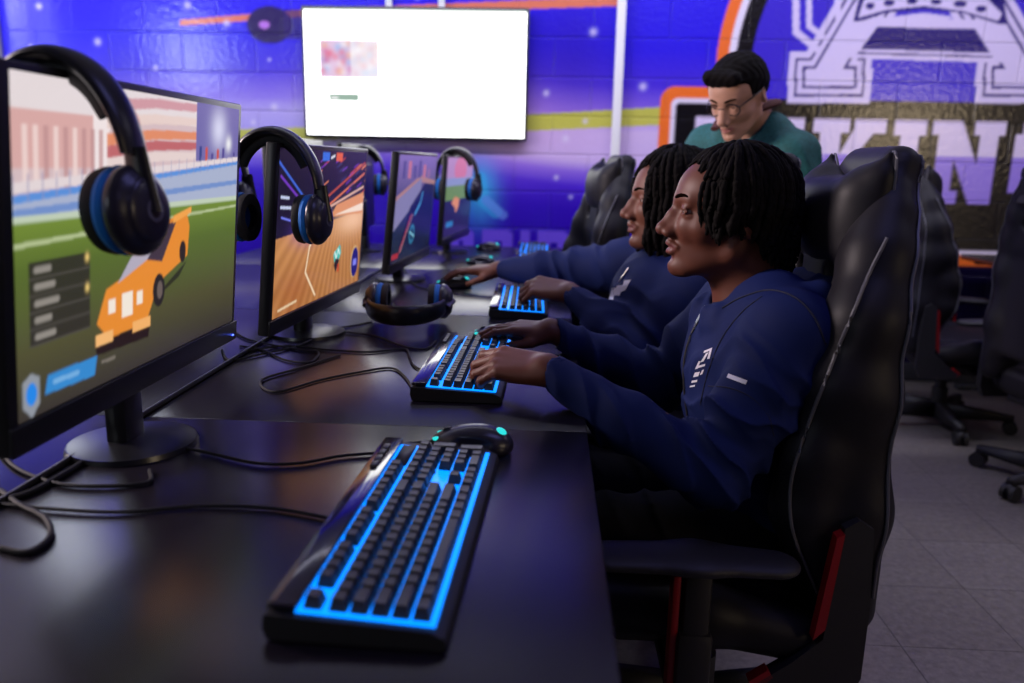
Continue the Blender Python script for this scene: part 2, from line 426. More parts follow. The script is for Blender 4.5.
    # big outlined slab letter A
    core = [[(805, 69), (805, 86), (854, 86), (854, 69)], [(815, 70), (842, 70), (940, -92), (910, -92)],
            [(994, 69), (994, 86), (1043, 86), (1043, 69)], [(1006, 70), (1033, 70), (938, -92), (908, -92)]]
    core = [[mp(*p) for p in c] for c in core]
    ins = np.zeros(P.X.shape, bool); dist = np.full(P.X.shape, 9.0)
    for c in core:
        ins |= P.mask(c)
        for (x1, y1), (x2, y2) in zip(c, c[1:]+c[:1]):
            L = (x2-x1)**2+(y2-y1)**2; t = np.clip(((P.X-x1)*(x2-x1)+(P.Y-y1)*(y2-y1))/L, 0, 1)
            ex, ey = P.X-x1-t*(x2-x1), P.Y-y1-t*(y2-y1)
            dist = np.minimum(dist, np.maximum(abs(ex), abs(ey)) if c in core[::2] else np.hypot(ex, ey))
    dist[ins] = 0; wht = (222, 210, 250); nvy = (38, 24, 120)
    inner = P.mask([mp(*p) for p in [(880, 16), (968, 18), (1010, 84), (838, 84)]])
    for lim, colr in ((.088, wht), (.055, nvy), (.041, wht), (.014, nvy)): P.put((dist < lim), colr)
    tz = lambda pts, col: P.poly([mp(*p) for p in pts], col)
    tz([(866, 17), (984, 20), (1003, 63), (846, 58)], wht); tz([(877, 27), (975, 29), (990, 53), (861, 49)], nvy); tz([(858, 52), (992, 56), (993, 58), (857, 54)], nvy)
    P.put(ins, wht)
    P.line([mp(796, -30), mp(796, 32), mp(818, 50)], .035, wht); P.line([mp(809, -30), mp(809, 26), mp(827, 40)], .028, wht); P.line([mp(837, -30), mp(838, 18)], .03, wht)
    tz([(853, 22), (860, -6), (1002, -6), (1008, 24), (998, 24), (962, 13), (924, 9), (886, 13), (862, 21)], nvy)
    tz([(858, 18), (864, 0), (884, -14), (980, -14), (990, 2), (1002, 14), (998, 21), (962, 11), (924, 6), (886, 10)], wht)
    for x, y, a, b in ((870, 6, 4, 3), (889, 3, 5, 3), (912, 1, 5, 3), (936, 2, 5, 2.5), (960, 4, 6, 3), (981, 9, 5, 3), (900, -8, 5, 3), (950, -8, 5, 3)):
        e = mp(x, y); P.ell(e[0], e[1], a*q, b*q, nvy)
    tz([(884, 18), (924, 13), (968, 19), (924, 19)], wht)
    P.blur(1)
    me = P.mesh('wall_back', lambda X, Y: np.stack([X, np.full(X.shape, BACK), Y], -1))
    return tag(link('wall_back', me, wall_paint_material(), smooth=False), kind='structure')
build_mural()

M_wall = mat('plain_wall_paint', (.30, .28, .34, 1), .6, bump=(30, .2, .004))
M_ceil = mat('ceiling_tile', (.30, .29, .31, 1), .9, bump=(60, .4, .003))
def floor_material():
    m = bpy.data.materials.new('vinyl_tile_floor'); m.use_nodes = True; nt = m.node_tree; b = nt.nodes['Principled BSDF']
    tc = nt.nodes.new('ShaderNodeTexCoord')
    br = nt.nodes.new('ShaderNodeTexBrick'); br.offset = 0; br.inputs['Scale'].default_value = 1; br.inputs['Brick Width'].default_value = .305; br.inputs['Row Height'].default_value = .305
    br.inputs['Mortar Size'].default_value = .0015; br.inputs['Color1'].default_value = (.34, .30, .27, 1); br.inputs['Color2'].default_value = (.38, .34, .31, 1); br.inputs['Mortar'].default_value = (.12, .11, .10, 1)
    nt.links.new(tc.outputs['Object'], br.inputs['Vector'])
    n = nt.nodes.new('ShaderNodeTexNoise'); n.inputs['Scale'].default_value = 45; n.inputs['Detail'].default_value = 6; n.inputs['Roughness'].default_value = .7
    nt.links.new(tc.outputs['Object'], n.inputs['Vector'])
    r = nt.nodes.new('ShaderNodeMapRange'); r.inputs['From Min'].default_value = .35; r.inputs['From Max'].default_value = .65; r.inputs['To Min'].default_value = .72; r.inputs['To Max'].default_value = 1.15
    nt.links.new(n.outputs['Fac'], r.inputs['Value'])
    mx = nt.nodes.new('ShaderNodeMix'); mx.data_type = 'RGBA'; mx.blend_type = 'MULTIPLY'; mx.inputs[0].default_value = 1
    nt.links.new(br.outputs['Color'], mx.inputs[6]); nt.links.new(r.outputs[0], mx.inputs[7]); nt.links.new(mx.outputs[2], b.inputs['Base Color'])
    b.inputs['Roughness'].default_value = .28
    return m
struct('floor', MB().box(((LEFT+RIGHT)/2, (BACK+FRONT)/2, -.05), (RIGHT-LEFT+.4, BACK-FRONT+.4, .1)), floor_material())
struct('ceiling', MB().box(((LEFT+RIGHT)/2, (BACK+FRONT)/2, CEIL+.05), (RIGHT-LEFT+.4, BACK-FRONT+.4, .1)), M_ceil)
struct('wall_front', MB().box(((LEFT+RIGHT)/2, FRONT-.05, CEIL/2), (RIGHT-LEFT, .1, CEIL)), M_wall)
struct('wall_right', MB().box((RIGHT+.05, (BACK+FRONT)/2, CEIL/2), (.1, BACK-FRONT, CEIL)), M_wall)
# left wall with a window opening near the far corner
wy0, wy1, wz0, wz1 = 3.95, 4.47, 1.3, 2.55
mb = MB()
mb.box((LEFT-.05, (wy0+FRONT)/2, CEIL/2), (.1, wy0-FRONT, CEIL)); mb.box((LEFT-.05, (wy1+BACK)/2, CEIL/2), (.1, BACK-wy1, CEIL))
mb.box((LEFT-.05, (wy0+wy1)/2, wz0/2), (.1, wy1-wy0, wz0)); mb.box((LEFT-.05, (wy0+wy1)/2, (wz1+CEIL)/2), (.1, wy1-wy0, CEIL-wz1))
struct('wall_left', mb, M_wall)
M_white = mat('white_gloss_paint', (.88, .88, .90, 1), .35)
mb = MB(); t = .05
for c, d in (((wy0+t/2, (wz0+wz1)/2), (t, wz1-wz0)), ((wy1-t/2, (wz0+wz1)/2), (t, wz1-wz0)), (((wy0+wy1)/2, (wz0+wz1)/2), (t, wz1-wz0-.1)),
             (((wy0+wy1)/2, wz0+t/2), (wy1-wy0-.1, t)), (((wy0+wy1)/2, wz1-t/2), (wy1-wy0-.1, t))):
    mb.box((LEFT-.04, c[0], c[1]), (.06, d[0], d[1]), .005)
struct('window_1', mb, M_white)
struct('trim_1', MB().box((.345, BACK-.03, CEIL/2), (.046, .05, CEIL-.01), .004), M_white)
struct('baseboard_back', MB().box(((LEFT+RIGHT)/2, BACK-.008, .055), (RIGHT-LEFT-.02, .014, .105), .003), mat('baseboard_rubber', (.02, .02, .025, 1), .5))

# ================================================================== wall display
M_blackp = mat('black_plastic', (.012, .012, .014, 1), .35)
M_blackm = mat('matte_black_plastic', (.014, .014, .017, 1), .55, bump=(300, .15, .0008))
M_gloss = mat('gloss_black_plastic', (.01, .01, .012, 1), .28)
M_dark_metal = mat('dark_metal_strip', (.12, .12, .14, 1), .4, metal=.8)
M_metal = mat('brushed_grey_metal', (.35, .35, .38, 1), .35, metal=.9)
tv = empty('wall_display', ((-1.345-.138)/2, BACK-.05, 1.285), label='large flat display glowing almost white, mounted on the blue mural wall', cat='display')
def loc(o, mb_or, c): pass
w_, h_ = 1.212, .675
MB().box((0, 0, h_/2), (w_, .04, h_), .006).build('housing', M_blackp, tv)
TVB = 4.2                                        # the display is far brighter than the room: picture colours are given as seen
_s0 = srgb
def srgb(r, g, b): c = _s0(r, g, b); return (c[0]/TVB, c[1]/TVB, c[2]/TVB, 1)
P = Paint(240, 134, w_-.03, h_-.03, (255, 255, 255)); P.A *= TVB
pw, ph = w_-.03, h_-.03
P.rect(0, ph-.012, pw, ph, (205, 215, 205)); P.rect(.56*pw, ph-.03, .97*pw, ph-.014, (240, 250, 240))
P.rect(.07*pw, .46*ph, .34*pw, .76*ph, (226, 196, 226))
for i in range(60): 
    P.glow(random.uniform(.08, .33)*pw, random.uniform(.47, .75)*ph, .02, .02, random.choice([(230, 90, 120), (150, 190, 240), (240, 170, 120), (250, 250, 255), (200, 80, 160)]), .6)
P.rect(.21*pw, .46*ph, .34*pw, .76*ph, (255, 255, 255), .55)
P.rect(.105*pw, .275*ph, .245*pw, .335*ph, (150, 176, 160)); P.rect(.115*pw, .29*ph, .15*pw, .31*ph, (245, 245, 245))
me = P.mesh('screen', lambda X, Y: np.stack([X-pw/2, np.full(X.shape, -.0212), Y+.015], -1))
link('screen', me, mat('display_glow', attr='Col', emit_attr=True, estr=TVB, rough=.3), tv, smooth=False)
srgb = _s0
for dx in (-.14, .14): MB().box((dx, .012, h_+.22), (.035, .02, .46), .003).build('mounting_rail', M_white, tv)

# ================================================================== desks
M_desk = mat('dark_laminate', (.008, .006, .011, 1), .27, spec=.6, noise=(60, .12), bump=(220, .12, .0004))
M_edge = mat('desk_edge_band', (.010, .010, .013, 1), .5)
def make_desk():
    d = empty('computer_desk')
    L = .98; D = .732
    MB().box((-D/2, L/2, -.014), (D-.001, L-.0008, .028), .0015).build('tabletop', M_desk, d)
    MB().box((-D/2, L/2, -.31), (.018, L-.12, .36), .002).build('modesty_panel', M_blackm, d)
    for y in (.05, L-.05):
        MB().box((-D/2, y, -.385), (.05, .05, .71), .004).box((-D/2, y, -.725), (D-.1, .06, .028), .006).box((-D/2, y, -.04), (D-.12, .045, .02), .003).build('leg', M_blackm, d)
    return d
desk0 = make_desk(); nd = 0
for row, xx in (('near', .072), ('far', -.672)):
    for i, y in enumerate((1.235-1.96, 1.235-.98, 1.235, 2.215, 3.195)):
        if row == 'far' and i == 0: continue
        o = desk0 if nd == 0 else copy_tree(desk0); nd += 1
        o.location = (xx, y, .74)
        nm = ['nearest the camera and cut off by the frame', 'carrying the closest keyboard', 'under the hands of the front player', 'with the loose headset lying on it', 'at the far end by the mural wall'][i]
        if row == 'near': tag(o, 'dark laminate desk module '+nm, 'desk', 'near row of desk modules')
        else: tag(o, 'dark desk module of the opposite row, '+['', 'behind the largest screen', 'behind the screen with the orange arena floor', 'behind the third screen', 'behind the farthest screen'][i], 'desk', 'opposite row of desk modules')
ct = tag(MB().box((-.6655, 2.2, .7445), (.004, 3.9, .008), .001).build('cable_channel', M_dark_metal), 'thin pale metal strip along the joint between the two desk rows', 'cable channel')

# ================================================================== monitors
def scr_mat(n, e): return mat('screen_glow_'+n, attr='Col', emit_attr=True, estr=e, rough=.22, spec=.5)
MW, MH = .628, .398
def make_monitor(with_screen=None, estr=1.0, n='a', led=False):
    """local: x along the width from the player's left, y towards the player's back (screen faces -y), z up; origin = base centre"""
    m = empty('computer_monitor')
    pan = MB(); zc = .10+MH/2
    pan.box((0, .012, zc), (MW, .024, MH), .004); pan.box((0, .032, zc-.01), (MW*.62, .03, MH*.62), .012, taper=None)
    pan.box((0, -.0015, .10+.017), (MW, .006, .033), .002)
    hd = pan.build('panel_housing', M_blackp, m)
    nk = MB().box((0, .045, .10+.055), (.062, .03, .17), .008).box((0, .045, .04), (.056, .034, .085), .008)
    nk.build('neck', M_gloss, m)
    bs = MB(); bs.cyl((0, .035, 0), (0, .035, .007), .092, .090, 40); bs.cyl((0, .035, .007), (0, .035, .012), .088, .045, 40)
    b = bs.build('base', M_gloss, m)
    if with_screen is not None:
        w, h = MW-.030, MH-.044
        me = with_screen.mesh('screen', lambda X, Y: np.stack([X-w/2, np.full(X.shape, -.0006), Y+.10+.035], -1))
        link('screen', me, scr_mat(n, estr), m, smooth=False)
        if led: MB().box((MW/2-.02, -.005, .111), (.004, .002, .0022)).build('power_light', mat('blue_led', emit=(.05, .1, 1, 1), estr=6), m)
    return m
sw, sh = MW-.030, MH-.044

def tilt_monitor(m, xb, y0, yaw, tl, zb):
    """pose a monitor so that its panel bottom starts at (xb, y0, zb); player's left end is nearest the camera"""
    R = Matrix.Rotation(PI/2+yaw, 4, 'Z')
    ctr = Vector((xb, y0, 0))+(R @ Vector((MW/2, 0, 0)))
    m.location = (ctr.x, ctr.y, .7402); m.rotation_euler = (0, 0, PI/2+yaw)
    dz = zb-.7402-.10
    for c in kids(m):
        if c.name.startswith('base'): continue
        if c.name.startswith('neck'): c.scale = (1, 1, 1+dz/.2); continue
        c.matrix_local = Matrix.Translation((0, 0, .10+dz)) @ Matrix.Rotation(tl, 4, 'X') @ Matrix.Translation((0, 0, -.10))
# ---- pictures on the screens, x from the player's left, y up, metres
def S1():
    P = Paint(300, 170, sw, sh, (112, 128, 60)); u = lambda a: a*sw; v = lambda a: a*sh
    for c in range(3): P.A[..., c] = np.interp(P.Y/sh, [0, .2, .45, .60], [srgb(60, 54, 50)[c], srgb(84, 82, 52)[c], srgb(92, 112, 48)[c], srgb(122, 148, 58)[c]])
    P.rect(0, v(.60), sw, sh, (222, 196, 200))
    P.rect(0, v(.90), sw, sh, (238, 226, 228)); P.rect(0, v(.74), u(.28), v(.90), (226, 166, 158), .7); P.rect(u(.25), v(.70), u(.31), v(.95), (250, 236, 236))
    for i in range(9): P.rect(u(.03+i*.03), v(.68), u(.045+i*.03), v(.86), random.choice([(222, 120, 110), (198, 150, 150), (250, 225, 220), (240, 150, 96)]), .8)
    for k, (a, b) in enumerate(((.94, (214, 150, 160)), (.885, (240, 214, 206)), (.83, (236, 140, 90)), (.79, (196, 92, 96)), (.75, (240, 220, 216)))):
        P.poly([(u(.30), v(a-.02)), (u(.5), v(a+.01)), (u(.74), v(a+.02)), (u(.74), v(a+.05)), (u(.5), v(a+.045)), (u(.30), v(a+.02))], b, .9)
    P.ell(u(.385), v(.87), u(.052), v(.07), (226, 120, 128)); P.ell(u(.385), v(.87), u(.036), v(.05), (240, 190, 194)); P.line([(u(.37), v(.85)), (u(.385), v(.89)), (u(.40), v(.85))], .006, (214, 96, 110))
    P.rect(u(.72), v(.70), sw, sh, (120, 112, 176)); P.glow(u(.86), v(.9), .03, .03, (230, 230, 255), .9); P.glow(u(.93), v(.84), .012, .012, (255, 255, 255), .9)
    for i in range(7): P.rect(u(.74+i*.037), v(.70), u(.755+i*.037), v(.70+.05+.09*random.random()), random.choice([(210, 90, 80), (90, 80, 150), (60, 70, 140)]))
    P.poly([(0, v(.66)), (sw, v(.755)), (sw, v(.60)), (0, v(.60))], (176, 186, 214)); P.poly([(0, v(.70)), (sw, v(.785)), (sw, v(.765)), (0, v(.67))], (236, 222, 224)); P.poly([(0, v(.665)), (sw, v(.765)), (sw, v(.75)), (0, v(.64))], (96, 150, 226))
    P.poly([(0, v(.625)), (sw, v(.68)), (sw, v(.66)), (0, v(.60))], (120, 150, 210)); P.rect(0, v(.585), sw, v(.605), (200, 214, 190)); P.poly([(0, v(.53)), (sw, v(.565)), (sw, v(.555)), (0, v(.515))], (186, 200, 150))
    for i in range(24): P.rect(u(i/24), v(.64+.1*i/24), u(i/24+.004), v(.72+.08*i/24), (150, 150, 190), .6)
    # orange car
    u0 = u; u = lambda a: u0(.25+(a-.36)*.92)
    P.poly([(u(.50), v(.17)), (u(.78), v(.30)), (u(.83), v(.36)), (u(.60), v(.22))], (36, 30, 30), .8)
    P.poly([(u(.37), v(.22)), (u(.41), v(.33)), (u(.60), v(.40)), (u(.72), v(.54)), (u(.82), v(.56)), (u(.84), v(.50)), (u(.83), v(.38)), (u(.66), v(.30)), (u(.60), v(.16)), (u(.42), v(.155))], (240, 146, 52))
    P.poly([(u(.46), v(.34)), (u(.60), v(.40)), (u(.70), v(.52)), (u(.64), v(.50)), (u(.52), v(.42))], (186, 178, 196)); P.poly([(u(.60), v(.40)), (u(.70), v(.52)), (u(.76), v(.53)), (u(.68), v(.38))], (70, 56, 70))
    P.poly([(u(.36), v(.155)), (u(.62), v(.155)), (u(.61), v(.10)), (u(.37), v(.11))], (40, 26, 24)); P.rect(u(.365), v(.14), u(.44), v(.18), (252, 190, 120)); P.rect(u(.53), v(.14), u(.62), v(.18), (252, 184, 110))
    for a, b in (((.42, .24), (.45, .29)), ((.48, .21), (.53, .30)), ((.55, .24), (.58, .29))): P.rect(u(a[0]), v(a[1]), u(b[0]), v(b[1]), (252, 240, 226))
    P.ell(u(.665), v(.27), u0(.030), v(.065), (44, 38, 40)); P.ell(u(.67), v(.27), u0(.014), v(.035), (110, 96, 92)); P.ell(u(.80), v(.40), u0(.018), v(.045), (46, 38, 40)); P.poly([(u(.74), v(.55)), (u(.85), v(.58)), (u(.85), v(.555)), (u(.74), v(.52))], (250, 170, 80))
    u = u0
    # menu and badge
    P.rect(u(.04), v(.22), u(.235), v(.47), (50, 46, 42), .92)
    for i in range(5):
        y = .445-.05*i; P.line([(u(.06), v(y)), (u(.10+.012*(i % 3)), v(y))], .008, (150, 144, 136)); P.line([(u(.04), v(y-.025)), (u(.235), v(y-.025))], .0016, (82, 78, 72))
    P.glow(u(.225), v(.455), .004, .005, (255, 220, 130)); P.glow(u(.225), v(.355), .004, .005, (255, 220, 130))
    P.poly([(u(.08), v(.055)), (u(.25), v(.045)), (u(.26), v(.11)), (u(.09), v(.115))], (56, 142, 214)); P.line([(u(.11), v(.085)), (u(.19), v(.08))], .006, (120, 180, 232)); P.line([(u(.28), v(.08)), (u(.33), v(.078))], .004, (130, 122, 112))
    P.poly([(u(.015), v(.12)), (u(.04), v(.14)), (u(.065), v(.12)), (u(.065), v(.04)), (u(.04), v(.0)), (u(.015), v(.04))], (150, 156, 166)); P.ell(u(.04), v(.075), u(.016), v(.035), (40, 140, 240))
    P.blur(1); return P
def S2():
    P = Paint(280, 160, sw, sh, (30, 22, 44)); u = lambda a: a*sw; v = lambda a: a*sh
    # wooden floor in perspective
    fl = P.Y < v(.52)+(P.X/sw-.5)*.03
    g = np.sin(np.arctan2(P.X-u(.72), v(1.05)-P.Y)*70)*.5+.5
    base = np.array(srgb(150, 92, 46)[:3]); hi = np.array(srgb(214, 150, 92)[:3])
    wgt = (.25+.35*g+.5*np.clip(P.Y/v(.55), 0, 1)**2)[..., None]; P.A = np.where(fl[..., None], base*(1-wgt)+hi*wgt, P.A).astype(f32)
    P.glow(u(.85), v(.50), .13, .035, (250, 200, 160), .9); P.glow(u(.3), v(.50), .08, .03, (110, 70, 200), .6); P.glow(u(.2), v(.12), .1, .05, (170, 90, 50), .5)
    for a, c in (((.0, .92, .25, .70), (70, 110, 230)), ((.02, .84, .3, .62), (120, 60, 200)), ((.35, .62, .98, .92), (190, 80, 60)), ((.4, .58, .98, .84), (230, 120, 80)), ((.3, .56, .98, .74), (240, 190, 170)), ((.45, .55, 1, .66), (255, 220, 200))):
        P.line([(u(a[0]), v(a[1])), (u(a[2]), v(a[3]))], .006, c, .9)
    for i in range(40):
        x = random.uniform(.3, 1); y = .6+.38*(x-.3)*random.random()+random.uniform(0, .3); P.line([(u(x), v(y)), (u(x+.06), v(y+.03))], .004, random.choice([(200, 70, 50), (120, 60, 190), (60, 60, 120), (240, 140, 90), (40, 30, 60)]), .8)
    P.poly([(u(.55), v(.55)), (u(.62), v(.63)), (u(.99), v(.70)), (u(.99), v(.54))], (226, 150, 100)); P.poly([(u(.60), v(.56)), (u(.99), v(.62)), (u(.99), v(.56))], (250, 226, 206))
    P.line([(u(.42), v(.50)), (u(.33), v(.38)), (u(.30), v(.22)), (u(.42), v(.04))], .006, (250, 226, 190)); P.line([(u(.04), v(.60)), (u(.3), v(.52))], .004, (120, 130, 250)); 
    P.rect(u(.42), v(.93), u(.5), v(.985), (50, 110, 220)); P.rect(u(.5), v(.93), u(.58), v(.985), (30, 30, 40)); P.rect(u(.58), v(.93), u(.66), v(.985), (226, 96, 50)); P.line([(u(.52), v(.95)), (u(.56), v(.965))], .006, (220, 220, 230))
    P.poly([(u(.62), v(.28)), (u(.70), v(.34)), (u(.72), v(.27)), (u(.65), v(.16))], (60, 190, 180)); P.poly([(u(.63), v(.20)), (u(.66), v(.26)), (u(.70), v(.22)), (u(.66), v(.14))], (40, 30, 40)); P.line([(u(.635), v(.29)), (u(.66), v(.245)), (u(.68), v(.31)), (u(.70), v(.27))], .006, (225, 250, 245)); P.rect(u(.68), v(.14), u(.70), v(.20), (200, 60, 40))
    P.ell(u(.92), v(.17), u(.058), v(.125), (220, 180, 120)); P.ell(u(.925), v(.165), u(.052), v(.115), (30, 24, 120)); P.rect(u(.90), v(.14), u(.95), v(.19), (130, 130, 240))
    P.line([(u(.05), v(.04)), (u(.22), v(.055))], .006, (230, 200, 160)); P.line([(u(.03), v(.72)), (u(.1), v(.71))], .006, (200, 210, 240)); P.line([(u(.03), v(.66)), (u(.12), v(.65))], .006, (200, 210, 240))
    P.blur(1); return P
def S3():
    P = Paint(200, 120, sw, sh, (52, 62, 96)); u = lambda a: a*sw; v = lambda a: a*sh
    for c in range(3): P.A[..., c] = np.interp(P.Y/sh, [0, .5, .75, 1], [srgb(14, 22, 44)[c], srgb(38, 52, 84)[c], srgb(110, 96, 140)[c], srgb(130, 110, 170)[c]])
    P.poly([(u(.0), v(.62)), (u(.55), v(.80)), (u(1), v(.74)), (u(1), v(.70)), (u(.5), v(.74)), (0, v(.5))], (176, 130, 120)); P.poly([(0, v(.58)), (u(.6), v(.78)), (u(.6), v(.6)), (u(.2), v(.4)), (0, v(.3))], (134, 130, 166))
    for i in range(6): P.rect(u(.1+.13*i), v(.78), u(.17+.13*i), v(.86+.1*random.random()), random.choice([(150, 110, 150), (196, 120, 130), (90, 80, 130)]))
    P.poly([(u(.35), v(.5)), (u(.7), v(.72)), (u(.98), v(.7)), (u(1), v(.1)), (u(.5), v(.0)), (u(.1), v(0))], (16, 26, 56), .9)
    P.line([(u(.5), v(.42)), (u(.62), v(.52)), (u(.66), v(.62))], .014, (70, 150, 210)); P.line([(u(.18), v(.08)), (u(.4), v(.42))], .006, (210, 60, 70)); P.line([(u(.2), v(.08)), (u(.44), v(.42))], .003, (240, 180, 190))
    P.ell(u(.46), v(.22), u(.07), v(.10), (50, 130, 170), .8); P.ell(u(.46), v(.22), u(.04), v(.06), (20, 40, 70)); P.line([(u(.40), v(.25)), (u(.52), v(.19))], .006, (150, 220, 240)); P.rect(u(.02), v(.03), u(.16), v(.08), (170, 30, 40))
    P.blur(1); return P
def S4():
    P = Paint(160, 100, sw, sh, (40, 36, 60)); u = lambda a: a*sw; v = lambda a: a*sh
    P.rect(0, v(.74), sw, sh, (190, 150, 190)); P.ell(u(.5), v(.85), u(.24), v(.16), (222, 130, 150)); P.rect(0, v(.64), sw, v(.74), (150, 160, 200)); P.rect(0, v(.46), sw, v(.64), (118, 150, 50))
    P.poly([(u(.22), v(.42)), (u(.34), v(.5)), (u(.52), v(.46)), (u(.5), v(.36)), (u(.4), v(.28)), (u(.36), v(.36))], (236, 150, 90)); P.rect(u(.08), v(.12), u(.32), v(.19), (50, 130, 190))
    P.blur(1); return P
m1 = make_monitor(S1(), .9, '1', True); tag(m1, 'largest, nearest monitor showing a green pitch and an orange car', 'monitor', 'monitors on the near desk row'); m1.scale = (1, 1, 1.055)
tilt_monitor(m1, -.578, .79, 0, math.radians(5.5), .831)
m2 = make_monitor(S2(), .95, '2'); tag(m2, 'second monitor from the camera, showing an orange wooden arena floor', 'monitor', 'monitors on the near desk row'); tilt_monitor(m2, -.580, 1.60, -.066, math.radians(5.5), .798)
m3 = make_monitor(S3(), .9, '3'); tag(m3, 'third monitor from the camera, dark blue picture with a red line', 'monitor', 'monitors on the near desk row'); tilt_monitor(m3, -.523, 2.57, -.06, math.radians(6), .798)
m4 = make_monitor(S4(), .8, '4'); tag(m4, 'farthest small monitor, dim picture with pink top and green strip', 'monitor', 'monitors on the near desk row'); tilt_monitor(m4, -.478, 3.54, -.09, math.radians(4), .798)
ob0 = make_monitor(); first = True
for y, lb in ((1.95, 'back of a dark monitor in the opposite row, seen past the second monitor\'s near edge'), (2.90, 'back of a dark monitor in the opposite row behind the orange arena screen'), (3.82, 'back of a dark monitor in the opposite row, in the gap before the third monitor')):
    o = ob0 if first else copy_tree(ob0); first = False
    o.location = (-.93, y, .7402); o.rotation_euler = (0, 0, -PI/2); tag(o, lb, 'monitor', 'monitors of the opposite desk row')

# ================================================================== keyboards
M_key = mat('keycap_plastic', (.050, .046, .044, 1), .45)
M_glowb = mat('keyboard_backlight', (0, .05, .2, 1), .4, emit=(.0, .21, 1, 1), estr=2.1)
M_panel = mat('keyboard_gloss_panel', (.02, .016, .03, 1), .14, coat=.5)
M_legend = mat('key_legend_glow', (0, .05, .2, 1), .5, emit=(.1, .45, 1, 1), estr=.8)
KP = .01905
def key_layout():
    K = []          # (x centre in key units from left, row 0..5 from player's side, width, height)
    fr = [(0, 1), (2, 1), (3, 1), (4, 1), (5, 1), (6.5, 1), (7.5, 1), (8.5, 1), (9.5, 1), (11, 1), (12, 1), (13, 1), (14, 1), (15.25, 1), (16.25, 1), (17.25, 1)]
    for x, w in fr: K.append((x+w/2, 5.24, w, 1))
    for i in range(13): K.append((i+.5, 4, 1, 1))
    K.append((14, 4, 2, 1))
    K.append((.75, 3, 1.5, 1)); [K.append((1.5+i+.5, 3, 1, 1)) for i in range(12)]; K.append((14.25, 3, 1.5, 1))
    K.append((.875, 2, 1.75, 1)); [K.append((1.75+i+.5, 2, 1, 1)) for i in range(11)]; K.append((13.875, 2, 2.25, 1))
    K.append((1.125, 1, 2.25, 1)); [K.append((2.25+i+.5, 1, 1, 1)) for i in range(10)]; K.append((13.625, 1, 2.75, 1))
    x = 0
    for w in (1.25, 1.25, 1.25, 6.25, 1.25, 1.25, 1.25, 1.25): K.append((x+w/2, 0, w, 1)); x += w
    for r in (4, 3):
        for i in range(3): K.append((15.25+i+.5, r, 1, 1))
    K.append((16.75, 1, 1, 1)); [K.append((15.25+i+.5, 0, 1, 1)) for i in range(3)]
    for i in range(4): K.append((18.5+i+.5, 4, 1, 1))
    for r in (3, 2, 1):
        for i in range(3): K.append((18.5+i+.5, r, 1, 1))
    K.append((22, 2.5, 1, 2)); K.append((22, .5, 1, 2)); K.append((19.5, 0, 2, 1)); K.append((21, 0, 1, 1))
    return K
KL_, KD = .462, .168
def key_mesh(w, h, mb=None, at=(0, 0, 0)):
    own = mb is None; mb = mb or MB(); W = w*KP-.0010; D = h*KP-.0030; H = .0105
    a = [mb.bm.verts.new((at[0]+sx*W/2, at[1]+sy*D/2, at[2])) for sx, sy in ((-1, -1), (1, -1), (1, 1), (-1, 1))]
    tw, td = W/2-.0026, D/2-.0026
    b = [mb.bm.verts.new((at[0]+sx*tw, at[1]+sy*td+.0008, at[2]+H)) for sx, sy in ((-1, -1), (1, -1), (1, 1), (-1, 1))]
    c = mb.bm.verts.new((at[0], at[1]+.0008, at[2]+H-.0009))
    for i in range(4): mb.bm.faces.new((a[i], a[(i+1) % 4], b[(i+1) % 4], b[i])); mb.bm.faces.new((b[i], b[(i+1) % 4], c))
    mb.bm.faces.new(a[::-1]); return mb
